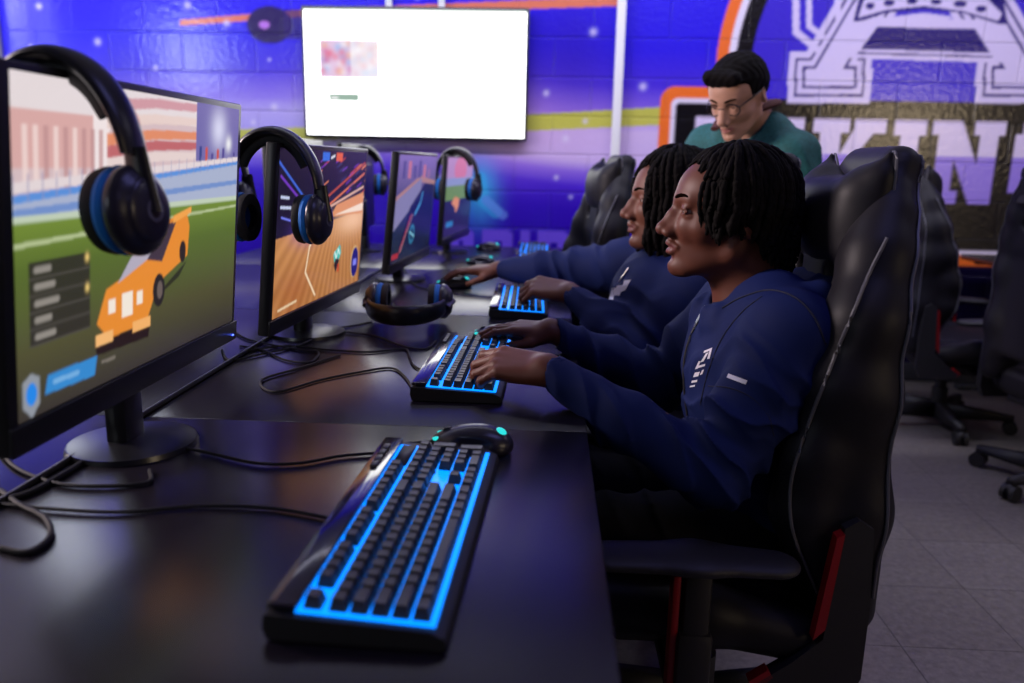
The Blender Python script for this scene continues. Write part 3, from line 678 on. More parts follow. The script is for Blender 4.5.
def make_keyboard(detail=True):
    """local x from the player's left, y away from the player, origin at centre on the desk"""
    k = empty('keyboard'); zt = .021
    b = MB()
    prof = [(-KD/2, .004), (-KD/2+.006, .001), (KD/2-.004, .001), (KD/2, .012), (KD/2-.002, .026), (KD/2-.03, .0245), (-KD/2+.016, .0185), (-KD/2+.003, .012)]
    M = Matrix.Translation((-KL_/2, 0, 0)) @ Matrix(((0, 0, 1, 0), (1, 0, 0, 0), (0, 1, 0, 0), (0, 0, 0, 1)))
    b.prism(prof, KL_, M); b.build('case', M_blackm, k)
    x0 = -KL_/2+.0125; y0 = -KD/2+.0165; sl = .05
    zf = lambda y: .0192+(y+KD/2)*sl
    g = MB(); g.box((x0+22.5*KP/2-.0005, y0+6.24*KP/2-.000, zf(y0+3.1*KP)), (22.5*KP+.011, 6.24*KP+.009, .0015), .0005, rot=(math.atan(sl), 0, 0))
    g.build('backlight_plate', M_glowb, k)
    # rubber ribs that close the gaps between neighbouring keys of a row, so that light shows between rows
    KK = key_layout(); rb = MB()
    for x, r, w, h in KK:
        yy = y0+(r+h/2-.0)*KP-(h-1)*KP*.5; rb.box((x0+x*KP, yy+(h-1)*0, zf(yy)+.0012), (w*KP, h*KP-.0030, .002))
    rb.box((x0+20.5*KP, y0+5.24*KP+KP/2, zf(y0+5.7*KP)+.0012), (3.9*KP, KP*1.0, .003)); rb.box((x0+17.9*KP, y0+3.1*KP, zf(y0+3*KP)+.0010), (.34*KP, KP*.2, .002))
    rb.build('key_deck', M_blackm, k)
    p = MB(); y1 = y0+6.30*KP+.002
    p.box((0, (y1+KD/2)/2-.001, zf((y1+KD/2)/2)+.004), (KL_-.012, KD/2-y1-.002, .006), .002); p.build('media_panel', M_panel, k)
    q = MB()
    for i in range(4): q.box((KL_/2-.05-.022*i, (y1+KD/2)/2, zf(KD/2)+.0065), (.018, .009, .006), .0015)
    q.build('media_buttons', M_key, k)
    MB().cyl((.075, (y1+KD/2)/2, zf(KD/2)+.004), (.075, (y1+KD/2)/2, zf(KD/2)+.0062), .0018, n=10).build('indicator_light', mat('white_led', emit=(.9, .95, 1, 1), estr=3), k)
    gm = MB()
    if detail:
        cache = {}
        for i, (x, r, w, h) in enumerate(KK):
            yy = y0+(r+h/2)*KP-(h-1)*KP*.5
            if i >= 100: key_mesh(w, h, gm, (x0+x*KP, yy, zf(yy)+.0022)); continue
            kk = (w, h)
            if kk not in cache:
                o = key_mesh(w, h).build('keycap', M_key, k, auto=25); cache[kk] = o.data
            else: o = link('keycap', cache[kk], None, k, smooth=False)
            o.location = (x0+x*KP, yy, zf(yy)+.0022); o.rotation_euler = (math.atan(sl), 0, 0)
        tag(gm.build('keycaps', M_key, k, auto=25), kind='stuff')
    else:
        for i, (x, r, w, h) in enumerate(KK):
            yy = y0+(r+h/2)*KP-(h-1)*KP*.5; key_mesh(w, h, gm, (x0+x*KP, yy, zf(yy)+.0022))
        gm.build('keycaps', M_key, k, auto=25)
    return k
kb = make_keyboard()
def kplace(o, near_l, near_r, rz, lab):
    """near_l/near_r: desk positions of the two corners of its left end"""
    R = Matrix.Rotation(rz, 4, 'Z'); c = (Vector(near_l)+Vector(near_r))/2+(R @ Vector((KL_/2, 0, 0)))
    o.location = (c.x, c.y, .7405); o.rotation_euler = (0, 0, rz); tag(o, lab, 'keyboard', 'backlit keyboards on the near desk row')
k2 = copy_tree(kb); k3 = copy_tree(kb)
kplace(kb, (-.246, .638, 0), (-.078, .612, 0), PI/2-.035, 'black keyboard with bright blue backlight, closest to the camera')
kplace(k2, (-.243, 1.385, 0), (-.074, 1.357, 0), PI/2-.01, 'black blue-lit keyboard under the left hand of the front player')
kplace(k3, (-.160, 2.192, 0), (.004, 2.165, 0), PI/2+.02, 'black blue-lit keyboard under the left hand of the second player')
k4 = make_keyboard(False); kplace(k4, (-.150, 3.16, 0), (.010, 3.18, 0), PI/2, 'small distant blue-lit keyboard just beyond the second player\'s sleeve')
k5 = copy_tree(k4); kplace(k5, (-.155, 3.665, 0), (.0, 3.68, 0), PI/2, 'farthest small blue-lit keyboard, below the letters on the wall')

# ================================================================== mice
M_cyan = mat('mouse_light', (0, .2, .2, 1), .3, emit=(.02, .62, .60, 1), estr=1.2)
M_mouse = mat('mouse_shell', (.02, .018, .03, 1), .28)
def make_mouse():
    """local: nose towards +x, origin on the desk"""
    S = Solid()
    S.ell((-.012, 0, .010), (.052, .033, .030), k=.01); S.ell((.022, 0, .009), (.040, .030, .020), k=.015)
    S.box((0, 0, -.02), (.09, .06, .021), .001, op='-', k=.002)
    S.cap((.01, .034, .018), (-.03, .036, .02), .010, k=.006, op='-'); S.cap((.01, -.034, .018), (-.03, -.036, .02), .010, k=.006, op='-')
    S.cap((.068, 0, .026), (.022, 0, .034), .0016, k=.001, op='-')
    m = empty('mouse'); solid('shell', S, .0016, M_mouse, m)
    MB().cyl((.036, -.0035, .0245), (.036, .0035, .0245), .0085, n=20).build('scroll_wheel', M_blackm, m)
    for x, z, y in ((.050, .0175, .014), (.050, .0175, -.014)): MB().ball((x, y, z), (.0075, .0045, .0035), 12).build('front_light', M_cyan, m)
    MB().ball((-.045, 0, .031), (.009, .010, .005), 12, rot=(0, -.5, 0)).build('palm_light', M_cyan, m)
    MB().tube([(.058, 0, .008), (.075, .0, .006), (.1, .004, .003)], .0018, 8).build('cable_stub', M_blackm, m)
    return m
mo = make_mouse(); mice = [mo]+[copy_tree(mo) for _ in range(4)]
for m, (x, y, rz, lb) in zip(mice, ((-.107, 1.135, PI-.12, 'black mouse with cyan lights beyond the far end of the closest keyboard'),
        (-.118, 1.905, PI, 'black mouse under the right hand of the front player'), (-.325, 2.74, PI-.1, 'black mouse with green lights under the second player\'s right hand'),
        (-.29, 3.40, PI-.1, 'tiny distant black mouse left of the fourth keyboard'), (-.30, 3.98, PI-.2, 'tiny mouse left of the farthest keyboard, near the wall end of the desk'))):
    place(m, (x, y, .7405), rz, label=lb, cat='mouse', group='mice on the near desk row')

# ================================================================== headsets
M_hband = mat('headset_black', (.010, .010, .013, 1), .32)
M_pad = mat('headset_cushion', (.012, .012, .014, 1), .75)
M_blue = mat('headset_blue_fabric', (.0, .16, .62, 1), .7)
M_cup = mat('headset_cup_shell', (.020, .018, .034, 1), .3)
def make_headset():
    """local: band in the xz plane, origin under the top of the band, cups at x = +-.078, z = -.15"""
    h = empty('headset'); hw = .084; hh = .118
    pts = [(hw*math.cos(a), 0, hh*math.sin(a)-hh) for a in np.linspace(.12, PI-.12, 17)]
    b = MB(); P = spline(pts, 3); n = 16; rings = []
    for i, p in enumerate(P):
        t = i/(len(P)-1); nrm = Vector((p.x/hw**2, 0, (p.z+hh)/hh**2)).normalized(); wd = .0175+.004*math.sin(PI*t); th = .0058+.0035*math.sin(PI*t)
        rings.append([b.bm.verts.new(p+nrm*math.sin(2*PI*q/n)*th+Vector((0, math.cos(2*PI*q/n)*wd, 0))) for q in range(n)])
    for i in range(len(rings)-1):
        for q in range(n): b.bm.faces.new((rings[i][q], rings[i][(q+1) % n], rings[i+1][(q+1) % n], rings[i+1][q]))
    b.bm.faces.new(rings[0][::-1]); b.bm.faces.new(rings[-1]); b.build('headband', M_hband, h)
    pd = MB(); pd.tube([((hw-.013)*math.cos(a), 0, (hh-.013)*math.sin(a)-hh) for a in np.linspace(.55, PI-.55, 9)], .012, 12, flat=.45, up=(0, 1, 0)); pd.build('headband_pad', M_pad, h)
    for s in (-1, 1):
        y = MB(); y.tube([(s*(hw+.001), 0, -hh+.02), (s*(hw+.003), 0, -.135), (s*.089, 0, -.165)], [.012, .015, .018], 12, flat=.5, up=(0, 1, 0)); y.build('yoke', M_hband, h)
        S = Solid(); S.ell((s*.078, 0, -.162), (.021, .040, .048), k=.004); S.box((s*.030, 0, -.162), (.04, .1, .1), .002, op='-', k=.003); S.ell((s*.094, 0, -.162), (.006, .027, .034), k=.004)
        c = solid('ear_cup', S, .0022, M_cup, h)
        def ring(nm, x0, x1, ro, m, ri=.55):
            g = MB(); N = 40
            prof = [(x0, ro*.96), ((x0+x1)/2, ro), (x1, ro*.93), (x1, ro*ri), (x0, ro*ri)]
            R = [[g.bm.verts.new((s*x, r*.84*math.cos(2*PI*i/N), -.162+r*math.sin(2*PI*i/N))) for x, r in prof] for i in range(N)]
            for i in range(N):
                for j in range(5): g.bm.faces.new((R[i][j], R[i][(j+1) % 5], R[(i+1) % N][(j+1) % 5], R[(i+1) % N][j]))
            return g.build(nm, m, h)
        ring('blue_ring', .060, .071, .0475, M_blue); ring('ear_cushion', .046, .0602, .0465, M_pad)
        MB().cyl((s*.0995, 0, -.162), (s*.1003, 0, -.162), .012, n=24).build('cup_badge', mat('grey_print', (.10, .10, .14, 1), .4), c)
    return h
hs = make_headset()
H = [hs]+[copy_tree(hs) for _ in range(5)]
for o in H: o.scale = (1.18, 1.18, 1.08)
def hset(o, loc, rot, lb): o.location = loc; o.rotation_euler = rot; tag(o, lb, 'headset', 'headsets with blue ear pads'); return o
hset(H[0], (-.568, .915, 1.272), (0, math.radians(-3), math.radians(-12)), 'large out-of-focus black headset hung over the nearest monitor')
hset(H[1], (-.566, 1.64, 1.218), (0, 0, math.radians(-8)), 'black headset with blue pads hung over the orange arena monitor')
hset(H[2], (-.362, 1.93, .788), (math.radians(93), 0, math.radians(3)), 'black headset lying on the desk between the second monitor and a keyboard')
hset(H[3], (-.425, 3.66, 1.222), (0, 0, math.radians(-14)), 'small distant headset hung over the farthest monitor')
hset(H[4], (-.90, 3.86, 1.228), (0, 0, math.radians(8)), 'dark distant headset hung on a monitor of the opposite row, left of the third monitor')
hset(H[5], (-.90, 2.10, 1.228), (0, 0, math.radians(5)), 'dark headset on an opposite-row monitor, half hidden behind the largest monitor')
# ================================================================== gaming chairs
M_leather = mat('black_leatherette', (.011, .010, .014, 1), .5, spec=.24, bump=(420, .25, .0006))
M_leath2 = mat('dark_purple_grey_leatherette', (.020, .016, .034, 1), .5, bump=(420, .25, .0006))
M_piping = mat('grey_piping', (.10, .10, .12, 1), .4)
M_red = mat('red_plastic', (.30, .004, .008, 1), .4)
M_dgrey = mat('dark_grey_plastic', (.016, .015, .018, 1), .55)
def make_chair():
    """local: faces -x, origin on the floor under the seat"""
    c = empty('gaming_chair')
    tl = lambda z: .26*max(0, z-.84)                # the back leans away from shoulder height upwards
    S = Solid()
    S.box((.195, 0, .76), (.036, .20, .28), .03); S.box((.208, 0, 1.0), (.034, .165, .12), .032, rot=(0, 13, 0), k=.05); S.box((.240, 0, 1.125), (.034, .118, .082), .034, rot=(0, 14, 0), k=.03)
    for s in (-1, 1):
        S.chain([(.150, s*.200, .47), (.105, s*.222, .60), (.105, s*.225, .70), (.135, s*.225, .82), (.165, s*.212, .92), (.20, s*.165, 1.01)], [.042, .046, .046, .046, .040, .030], k=.05)
        S.chain([(.200, s*.212, .42), (.195, s*.218, .60), (.185, s*.218, .80), (.183, s*.205, .93), (.200, s*.165, 1.03), (.226, s*.115, 1.12)], [.046, .046, .046, .042, .036, .030], k=.05)
        S.cap((.12, s*.085, .985), (.34, s*.085, .985), .020, k=.008, op='-')
    S.ell((.155, 0, .62), (.03, .16, .14), k=.03)
    solid('backrest', S, .006, M_leather, c)
    p = MB()
    for s in (-1, 1):
        for path, r0 in (([(.135, .245, .46), (.085, .262, .56), (.064, .268, .66), (.085, .270, .78), (.115, .262, .88), (.150, .235, .97), (.200, .175, 1.06)], .0030),
                         ([(.222, .250, .46), (.222, .262, .62), (.222, .265, .80), (.226, .252, .93), (.246, .205, 1.03), (.278, .150, 1.13), (.284, .09, 1.195), (.280, 0, 1.205)], .0028)):
            S2_ = []
            for q in spline([(x, s*y, z) for x, y, z in path], 6):
                tgt = Vector((.185+tl(q.z)*.9, 0, q.z)); d = (tgt-q).normalized(); h = S.march(q-d*.06, d, 0, .3); S2_.append(Vector(h)-d*.0032 if h is not None else q)
            p.tube([tuple(v) for v in S2_], r0, 6, 1)
    p.build('piping', M_piping, c)
    # head pillow with two raised corners
    ox = .040
    S = Solid()
    for s in (-1, 1):
        S.cap((.150+ox, s*.05, 1.09), (.165+ox, s*.125, 1.155), .040, .018, k=.03)
        S.cap((.165+ox, s*.125, 1.155), (.172+ox, s*.140, 1.192), .015, .004, k=.015); S.cap((.165+ox, s*.132, 1.15), (.160+ox, s*.135, 1.01), .016, k=.03)
        S.cap((.160+ox, s*.125, 1.01), (.160+ox, s*.132, .985), .018, .006, k=.02); S.ell((.156+ox, s*.098, 1.08), (.042, .048, .085), k=.03)
    S.box((.146+ox, 0, 1.078), (.042, .138, .080), .040, k=.03); S.ell((.130+ox, 0, 1.078), (.046, .110, .072), k=.03); S.cap((.13+ox, -.05, 1.192), (.13+ox, .05, 1.192), .034, k=.03, op='-')
    pl = solid('head_pillow', S, .0035, M_leather, c)
    q = MB()
    for s in (-1, 1): q.tube([(.175+ox, 0, 1.130), (.172+ox, s*.07, 1.148), (.178+ox, s*.140, 1.194), (.180+ox, s*.150, 1.13), (.178+ox, s*.150, 1.03), (.172+ox, s*.136, .980), (.168+ox, s*.06, 1.012), (.165+ox, 0, 1.02)], .0026, 6)
    q.build('pillow_piping', M_piping, pl)
    b = MB(); N = 48
    for k in range(N):
        a0, a1 = 2*PI*k/N, 2*PI*(k+1)/N; sp = lambda a: (.226+.050*math.copysign(abs(math.cos(a))**.55, math.cos(a)), .156*math.copysign(abs(math.sin(a))**.55, math.sin(a)))
        (x0, y0), (x1, y1) = sp(a0), sp(a1)
        v = [b.bm.verts.new(t) for t in ((x0, y0, 1.062), (x1, y1, 1.062), (x1, y1, 1.092), (x0, y0, 1.092))]; b.bm.faces.new(v)
    bmesh.ops.remove_doubles(b.bm, verts=b.bm.verts[:], dist=1e-5); bmesh.ops.solidify(b.bm, geom=b.bm.faces[:], thickness=.003)
    b.build('pillow_strap', mat('woven_strap', (.03, .024, .032, 1), .8), c)
    S = Solid(); S.box((-.04, 0, .385), (.235, .2, .055), .04)
    for s in (-1, 1): S.chain([(-.24, s*.205, .41), (-.05, s*.235, .405), (.13, s*.235, .37)], [.045, .05, .045], k=.03)
    S.cap((-.265, -.17, .385), (-.265, .17, .385), .045, k=.03); solid('seat', S, .007, M_leather, c)
    MB().box((-.02, 0, .315), (.36, .34, .03), .01).box((0, 0, .29), (.2, .2, .05), .01).build('seat_mechanism', M_dgrey, c)
    for s in (-1, 1):
        S = Solid(); S.chain([(-.225, s*.315, .548), (-.09, s*.318, .552), (.035, s*.315, .545)], [.046, .05, .042], k=.02, sq=((0, 0, 1), .34))
        a = empty_part('armrest', c); solid('arm_pad', S, .004, M_dgrey, a)
        MB().box((-.085, s*.315, .44), (.046, .05, .19), .012).box((-.085, s*.315, .36), (.058, .06, .14), .012).box((-.085, s*.24, .298), (.07, .24, .024), .008).build('arm_post', M_dgrey, a)
        MB().box((-.118, s*.315, .42), (.014, .034, .21), .005).build('arm_accent', M_red, a)
        br = MB(); M = Matrix.Translation((0, s*.278-.014, 0)) @ Matrix(((1, 0, 0, 0), (0, 0, 1, 0), (0, 1, 0, 0), (0, 0, 0, 1)))
        br.prism([(.150, .60), (.172, .615), (.196, .60), (.205, .46), (.205, .33), (.185, .285), (.06, .285), (.03, .31), (.085, .352), (.135, .40)], .028, M)
        bk = br.build('side_bracket', M_dgrey, c)
        MB().prism([(.138, .585), (.150, .592), (.136, .42), (.118, .40)], .022, Matrix.Translation((0, s*.003, 0)) @ M).prism([(.02, .315), (.05, .338), (.06, .325), (.035, .298)], .022, M).build('bracket_accent', M_red, bk)
    MB().cyl((0, 0, .10), (0, 0, .27), .024).cyl((0, 0, .06), (0, 0, .18), .034).build('gas_column', M_dgrey, c)
    for i in range(5):
        a = 2*PI*i/5+.35; d = Vector((math.cos(a), math.sin(a), 0)); n = Vector((-d.y, d.x, 0))
        l = MB(); pr = [(.03, .075, .028, .035), (.31, .075, .018, .012)]
        vs = []
        for r, z, w, hgt in pr: vs.append([l.bm.verts.new(d*r+n*(w*sx)+Vector((0, 0, z+hgt*sz))) for sx, sz in ((-1, -1), (1, -1), (.7, 1), (-.7, 1))])
        for q in range(4): l.bm.faces.new((vs[0][q], vs[0][(q+1) % 4], vs[1][(q+1) % 4], vs[1][q]))
        l.bm.faces.new(vs[0][::-1]); l.bm.faces.new(vs[1]); l.build('base_leg', M_dgrey, c)
        w = MB(); p0 = d*.30
        for s in (-1, 1): w.cyl(p0+n*(s*.008)+Vector((0, 0, .030)), p0+n*(s*.026)+Vector((0, 0, .030)), .0295, n=20)
        w.cyl(p0+Vector((0, 0, .03)), p0+Vector((0, 0, .075)), .009, n=10); w.ball(p0+Vector((0, 0, .044)), (.024, .024, .020), 12); w.build('caster', M_blackm, c)
    return c
def empty_part(name, parent):
    o = bpy.data.objects.new(name, None); COL.objects.link(o); o.parent = parent; o.empty_display_size = .02; return o
ch0 = make_chair(); CH = [ch0]+[copy_tree(ch0) for _ in range(4)]
G_ = 'gaming chairs'
place(CH[0], (.34, 1.50, .0005), 0, label='black gaming chair with raised-corner head pillow that the front player sits in', cat='chair', group=G_)
place(CH[1], (.36, 2.24, .0005), 0, label='black gaming chair the second player sits in, hidden behind the front player\'s hair', cat='chair', group=G_)
place(CH[2], (.02, 3.12, .0005), .16, label='empty black gaming chair pushed in at the desk left of the second player\'s face', cat='chair', group=G_)
place(CH[3], (1.98, 2.93, .0005), PI+.1, label='dark gaming chair cut off by the right edge of the photo', cat='chair', group=G_)
place(CH[4], (1.86, 3.70, .0005), PI-.15, label='dark gaming chair below the wall letters, just right of the front chair\'s pillow', cat='chair', group=G_)

# ================================================================== things along the right
for i, y in enumerate((4.40, 3.415)):
    o = copy_tree(desk0); o.location = (2.22, y, .74); o.rotation_euler = (0, 0, PI)
    tag(o, ('dark desk module against the mural wall behind the chairs on the right', 'dark desk module beside the chair at the photo\'s right edge')[i], 'desk')
b = empty('water_bottle', (2.30, 4.12, .7405), label='small light blue bottle on the desk behind the right-hand chairs', cat='bottle')
MB().cyl((0, 0, 0), (0, 0, .15), .034, n=24).cyl((0, 0, .15), (0, 0, .175), .034, .016, n=24).build('bottle_body', mat('cyan_plastic', (.05, .35, .55, 1), .3), b)
MB().cyl((0, 0, .175), (0, 0, .20), .018, n=20).build('cap', M_white, b)

# ================================================================== people
def skin_mat(name, c, rough=.5): return mat(name, c, rough, attr='Col', spec=.35, sss=.0, bump=(700, .12, .0004))
def head_prims(S, o, R, sc=1.0, w=1.0, chin=1.0, full=1.0, open_mouth=True, ear=True):
    """face looks along local +x, z up, origin between the ears at eye level"""
    S.frame(o, R, sc)
    S.ell((.014, 0, .030), (.099, .075*w, .072), k=.01)
    S.ell((.030, 0, .020), (.074, .068*w, .07), k=.02)
    for s in (-1, 1):
        S.cap((.104, s*.008, .018), (.092, s*.038, .018), .0115, .010, k=.014)
        S.ell((.062, s*.043*w, -.032), (.030, .021*full, .022), k=.02)
        S.cap((.0, s*.056*w, -.015), (.016, s*.046*w, -.076), .018, .017, k=.03)
        S.cap((.016, s*.046*w, -.076), (.092, s*.018, -.108), .017*full, .015, k=.025)
    S.ell((.052, 0, -.035), (.055, .057*w*full, .062), k=.02)
    S.ell((.087, 0, -.070), (.035, .031, .034), k=.016)
    S.ell((.055, 0, -.088), (.050, .044*w*full, .028), k=.02)
    S.ell((.106, 0, -.1065), (.0185, .021, .0170*chin), k=.016)
    for s in (-1, 1): S.ell((.118, s*.034, -.001), (.017, .018, .0110), k=.010, op='-')
    for s in (-1, 1): S.ell((.092, s*.024, -.030), (.022, .020, .026), k=.012); S.ell((.112, s*.010, -.036), (.017, .012, .014), k=.010)
    S.chain([(.100, 0, .006), (.110, 0, -.020), (.118, 0, -.034)], [.0125, .0135, .0140], k=.012)
    S.chain([(.107, 0, .010), (.120, 0, -.010), (.1345, 0, -.031)], [.0072, .0078, .0105], k=.010)
    S.ell((.1375, 0, -.0365), (.0125, .0125, .0115), k=.006)
    for s in (-1, 1):
        S.ell((.1250, s*.0145, -.0425), (.0130, .0085, .0092), k=.006)
        S.ell((.1315, s*.0070, -.0520), (.0065, .0038, .004), k=.003, op='-')
    # lips
    for s in (-1, 1):
        S.chain([(.1235, 0, -.0625), (.1215, s*.010, -.0615), (.1120, s*.0235, -.0675)], [.0062, .0062, .0030], k=.004)
        S.chain([(.1205, 0, -.0775), (.1180, s*.010, -.0770), (.1100, s*.0225, -.0695)], [.0078, .0070, .0030], k=.004)
    S.cap((.122, -.008, -.090), (.122, .008, -.090), .004, k=.008, op='-')
    if open_mouth:
        for s in (-1, 1): S.cap((.128, 0, -.0698), (.112, s*.018, -.0690), .0033, .0015, k=.002, op='-')
    else:
        for s in (-1, 1): S.cap((.130, 0, -.0692), (.112, s*.021, -.0690), .0007, .0007, k=.002, op='-')
    # lids
    for s in (-1, 1):
        ec = np.array((.0945, s*.0320, -.001))
        up = [ec+np.array((.0128*math.cos(a)*math.cos(e), s*0+.0150*math.sin(a), .0128*math.sin(e))) for a, e in ((-1.15, -.05), (-.6, .22), (0, .30), (.6, .22), (1.15, -.1))]
        lo = [ec+np.array((.0125*math.cos(a)*math.cos(e), .0150*math.sin(a), .0128*math.sin(e))) for a, e in ((-1.15, -.05), (-.6, -.38), (0, -.48), (.6, -.38), (1.15, -.1))]
        S.chain(up, [.0022]*5, k=.002); S.chain(lo, [.0018]*5, k=.002)
        S.ell(ec+np.array((-.0005, 0, .0078)), (.0132, .0155, .0068), k=.004); S.ell(ec+np.array((-.001, 0, -.0100)), (.0125, .0155, .0058), k=.004)
    if ear:
        for s in (-1, 1):
            S.ell((-.008, s*.078*w, -.012), (.0175, .0060, .031), rot=(0, -12, s*20), k=.005); S.ell((-.004, s*.084*w, -.010), (.009, .005, .016), rot=(0, -12, s*20), k=.003, op='-')
            S.ell((-.006, s*.077*w, -.040), (.009, .006, .009), k=.006)
def head_colors(me, v, o, R, sc, skin, lip, brow, hair_cap=None, ez=0):
    p = ((v-np.array(o)) @ np.array(R))/sc
    C = np.zeros((len(v), 3))+np.array(skin)
    n = .08*np.sin(p[:, 0]*140+3*np.sin(p[:, 2]*90))*np.sin(p[:, 1]*120)
    C *= (1+n[:, None]*.5)
    ml = (((p[:, 0]-.118)/.014)**2+(p[:, 1]/.024)**2+((p[:, 2]+.0695)/.0125)**2 < 1); C[ml] = lip
    inn = (p[:, 0] < .1215-.25*np.abs(p[:, 1])) & (np.abs(p[:, 2]+.0695) < .002) & (p[:, 0] > .09) & (np.abs(p[:, 1]) < .015); C[inn] = (.02, .004, .004)
    a = np.abs(p[:, 1]); bz = .019+.004*np.sin((a-.01)/.04*PI)
    mb_ = (np.abs(p[:, 2]-bz-.001) < .0042) & (a > .010) & (a < .050) & (p[:, 0] > .06)
    if hair_cap is not None: m = hair_cap(p); C[m] = (.022, .010, .008)
    return C
def eyes(parent, o, R, sc, look=(1, 0, -.15)):
    R = np.array(R); lk = np.array(look, float); lk /= np.linalg.norm(lk)
    for s in (-1, 1):
        bm = MB(); bm.ball((0, 0, 0), .0122*sc, 32); c = np.array(o)+R @ (np.array((.0945, s*.0320, -.001))*sc)
        me = bpy.data.meshes.new('eye'); bm.bm.to_mesh(me); bm.bm.free()
        co = np.zeros(len(me.vertices)*3); me.vertices.foreach_get('co', co); co = co.reshape(-1, 3); d = (co/(.0122*sc)) @ R @ lk
        C = np.zeros((len(co), 3))+(.34, .29, .28); C[d > .86] = (.035, .014, .008); C[d > .965] = (.002, .002, .002); setcol(me, C)
        e = link('eye', me, mat('eyeball', (.5, .5, .5, 1), .08, attr='Col', coat=.3), parent); e.location = c
def brows(parent, o, R, sc, m):
    m = mat('brow_hair', (.006, .003, .002, 1), 1.0, spec=0); R = np.array(R); b = MB()
    for s in (-1, 1):
        b.tube([tuple(np.array(o)+R @ (np.array((x, s*y, z))*sc)) for x, y, z in ((.1150, .009, .0205), (.1145, .018, .0235), (.1105, .030, .0265), (.1030, .041, .0255), (.0940, .049, .0205))], [.0026*sc, .0044*sc, .0042*sc, .0034*sc, .0014*sc], 8, 5, flat=.75)
    b.build('eyebrows', m, parent, auto=80)
def teeth(parent, o, R, sc):
    R = np.array(R); t = MB()
    for i in range(-4, 5): 
        a = i*.17; p = np.array(o)+R @ (np.array((.088+.0265*math.cos(a), .026*math.sin(a), -.0672))*sc)
        t.box(p, (.003*sc, .0042*sc, .0065*sc), .0008, rot=Matrix(np.array(R).tolist()).to_4x4() @ Matrix.Rotation(a, 4, 'Z'))
    t.build('teeth', mat('tooth_enamel', (.70, .66, .60, 1), .25), parent)
def hand(S, wrist, R, side, curl, spread=(6, 1, -5, -11), thumb=None, sc=1.0, fore=None):
    """local x to the fingers, z out of the back of the hand, thumb on the +y side (side=-1 mirrors)"""
    S.frame(wrist, R, sc, side)
    ky = (.027, .0085, -.0105, -.027); kx = (.090, .094, .089, .080)
    for y, x in zip(ky, kx): S.cap((.006, y*.62, -.001), (x-.004, y, 0), .0130, .0112, k=.012)
    S.ell((.045, 0, -.004), (.045, .034, .011), k=.012); S.ell((.035, .022, -.010), (.030, .014, .014), k=.012)
    Ls = ((.040, .024, .019), (.044, .028, .020), (.041, .026, .019), (.032, .020, .017)); tips = []
    for f in range(4):
        p = np.array((kx[f], ky[f], 0.0)); az = math.radians(spread[f]); el = 0; pts = [p.copy()]
        for L, cdeg in zip(Ls[f], curl[f]):
            el += math.radians(cdeg); p = p+L*np.array((math.cos(el)*math.cos(az), math.cos(el)*math.sin(az), -math.sin(el))); pts.append(p.copy())
        r = (.0098, .0088, .0078, .0066) if f < 3 else (.0086, .0078, .0070, .0060)
        S.cap(pts[0], pts[1], r[0], r[1], k=.006); S.cap(pts[1], pts[2], r[1]*1.03, r[2], k=.0025); S.cap(pts[2], pts[3], r[2]*1.02, r[3], k=.0025)
        S.ell(pts[1], (r[1]*1.06,)*3, k=.002); tips.append((pts, r))
    T = thumb or [(.020, .020, -.010), (.048, .046, -.020), (.074, .056, -.028), (.096, .058, -.034)]
    S.cap(T[0], T[1], .0155, .0125, k=.012); S.cap(T[1], T[2], .0118, .0100, k=.004); S.cap(T[2], T[3], .0100, .0078, k=.003)
    if fore is not None: pass
def fR(f, u):
    """rotation whose columns are forward f, left, up (up made perpendicular)"""
    f = np.array(f, float); f /= np.linalg.norm(f); u = np.array(u, float); u -= f*u.dot(f); u /= np.linalg.norm(u)
    return np.stack([f, np.cross(u, f), u], 1)
def loc_strands(name, o, R, sc, specs, parent, m, seed=1, r0=.0062, fr=44):
    """hair locks: (azimuth deg from the face, start polar deg, hang end z, radius scale, outward)"""
    rr = random.Random(seed); b = MB(); o = np.array(o); R = np.array(R)
    for az, th0, zend, rs, outw in specs:
        a = math.radians(az); rx, ry, rz_ = .108+outw, .088+outw, .084+outw; cx = .006; cz = .030
        pts = []; th = math.radians(th0); ph = rr.uniform(0, 6); dv = rr.uniform(-.16, .16)
        lim = PI/2+.05 if min(az % 360, 360-az % 360) > fr else math.radians((53 if min(az % 360, 360-az % 360) < 35 else 64)+rr.uniform(-3, 5))
        while th < lim:
            pts.append(np.array((cx+rx*math.sin(th)*math.cos(a+dv*th), ry*math.sin(th)*math.sin(a+dv*th), cz+rz_*math.cos(th)+.002*math.sin(ph+th*7)))); th += .22
        if not pts: pts = [np.array((cx+rx*math.cos(a), ry*math.sin(a), cz+.01))]
        z = pts[-1][2] if lim > 1.4 else -9; base = pts[-1].copy(); k = 1
        while z > zend:
            z -= .016; q = base.copy(); q[2] = z; drop = (base[2]-z)
            wv = min(1, k/3)*.0045
            q[0] += wv*math.sin(ph+k*1.1)+.05*drop*math.cos(a)*(-.6 if drop > .05 else .3); q[1] += wv*math.cos(ph+k*.9)-(.10*drop*math.sin(a) if drop > .04 else 0); pts.append(q); k += 1
        if len(pts) < 3: continue
        W = [tuple(o+R @ (p*sc)) for p in pts]
        L = len(W); sub = 5; n = (L-1)*sub+1
        rad = [sc*r0*rs*(1+.09*math.sin(i*1.4+ph))*(1 if i < n-4 else .75-.15*(i-n+4)) for i in range(n)]
        b.tube(W, rad, 7, sub)
    return b.build(name, m, parent, auto=80)
M_hair = mat('black_hair', (.0032, .0020, .0020, 1), .8, spec=.12, bump=(900, .6, .001))
M_jkt = mat('navy_jacket_cloth', (.0062, .0140, .080, 1), .75, spec=.16, bump=(140, .15, .0012))
M_pants = mat('dark_trouser_cloth', (.006, .006, .010, 1), .9, spec=.2, bump=(200, .2, .001))
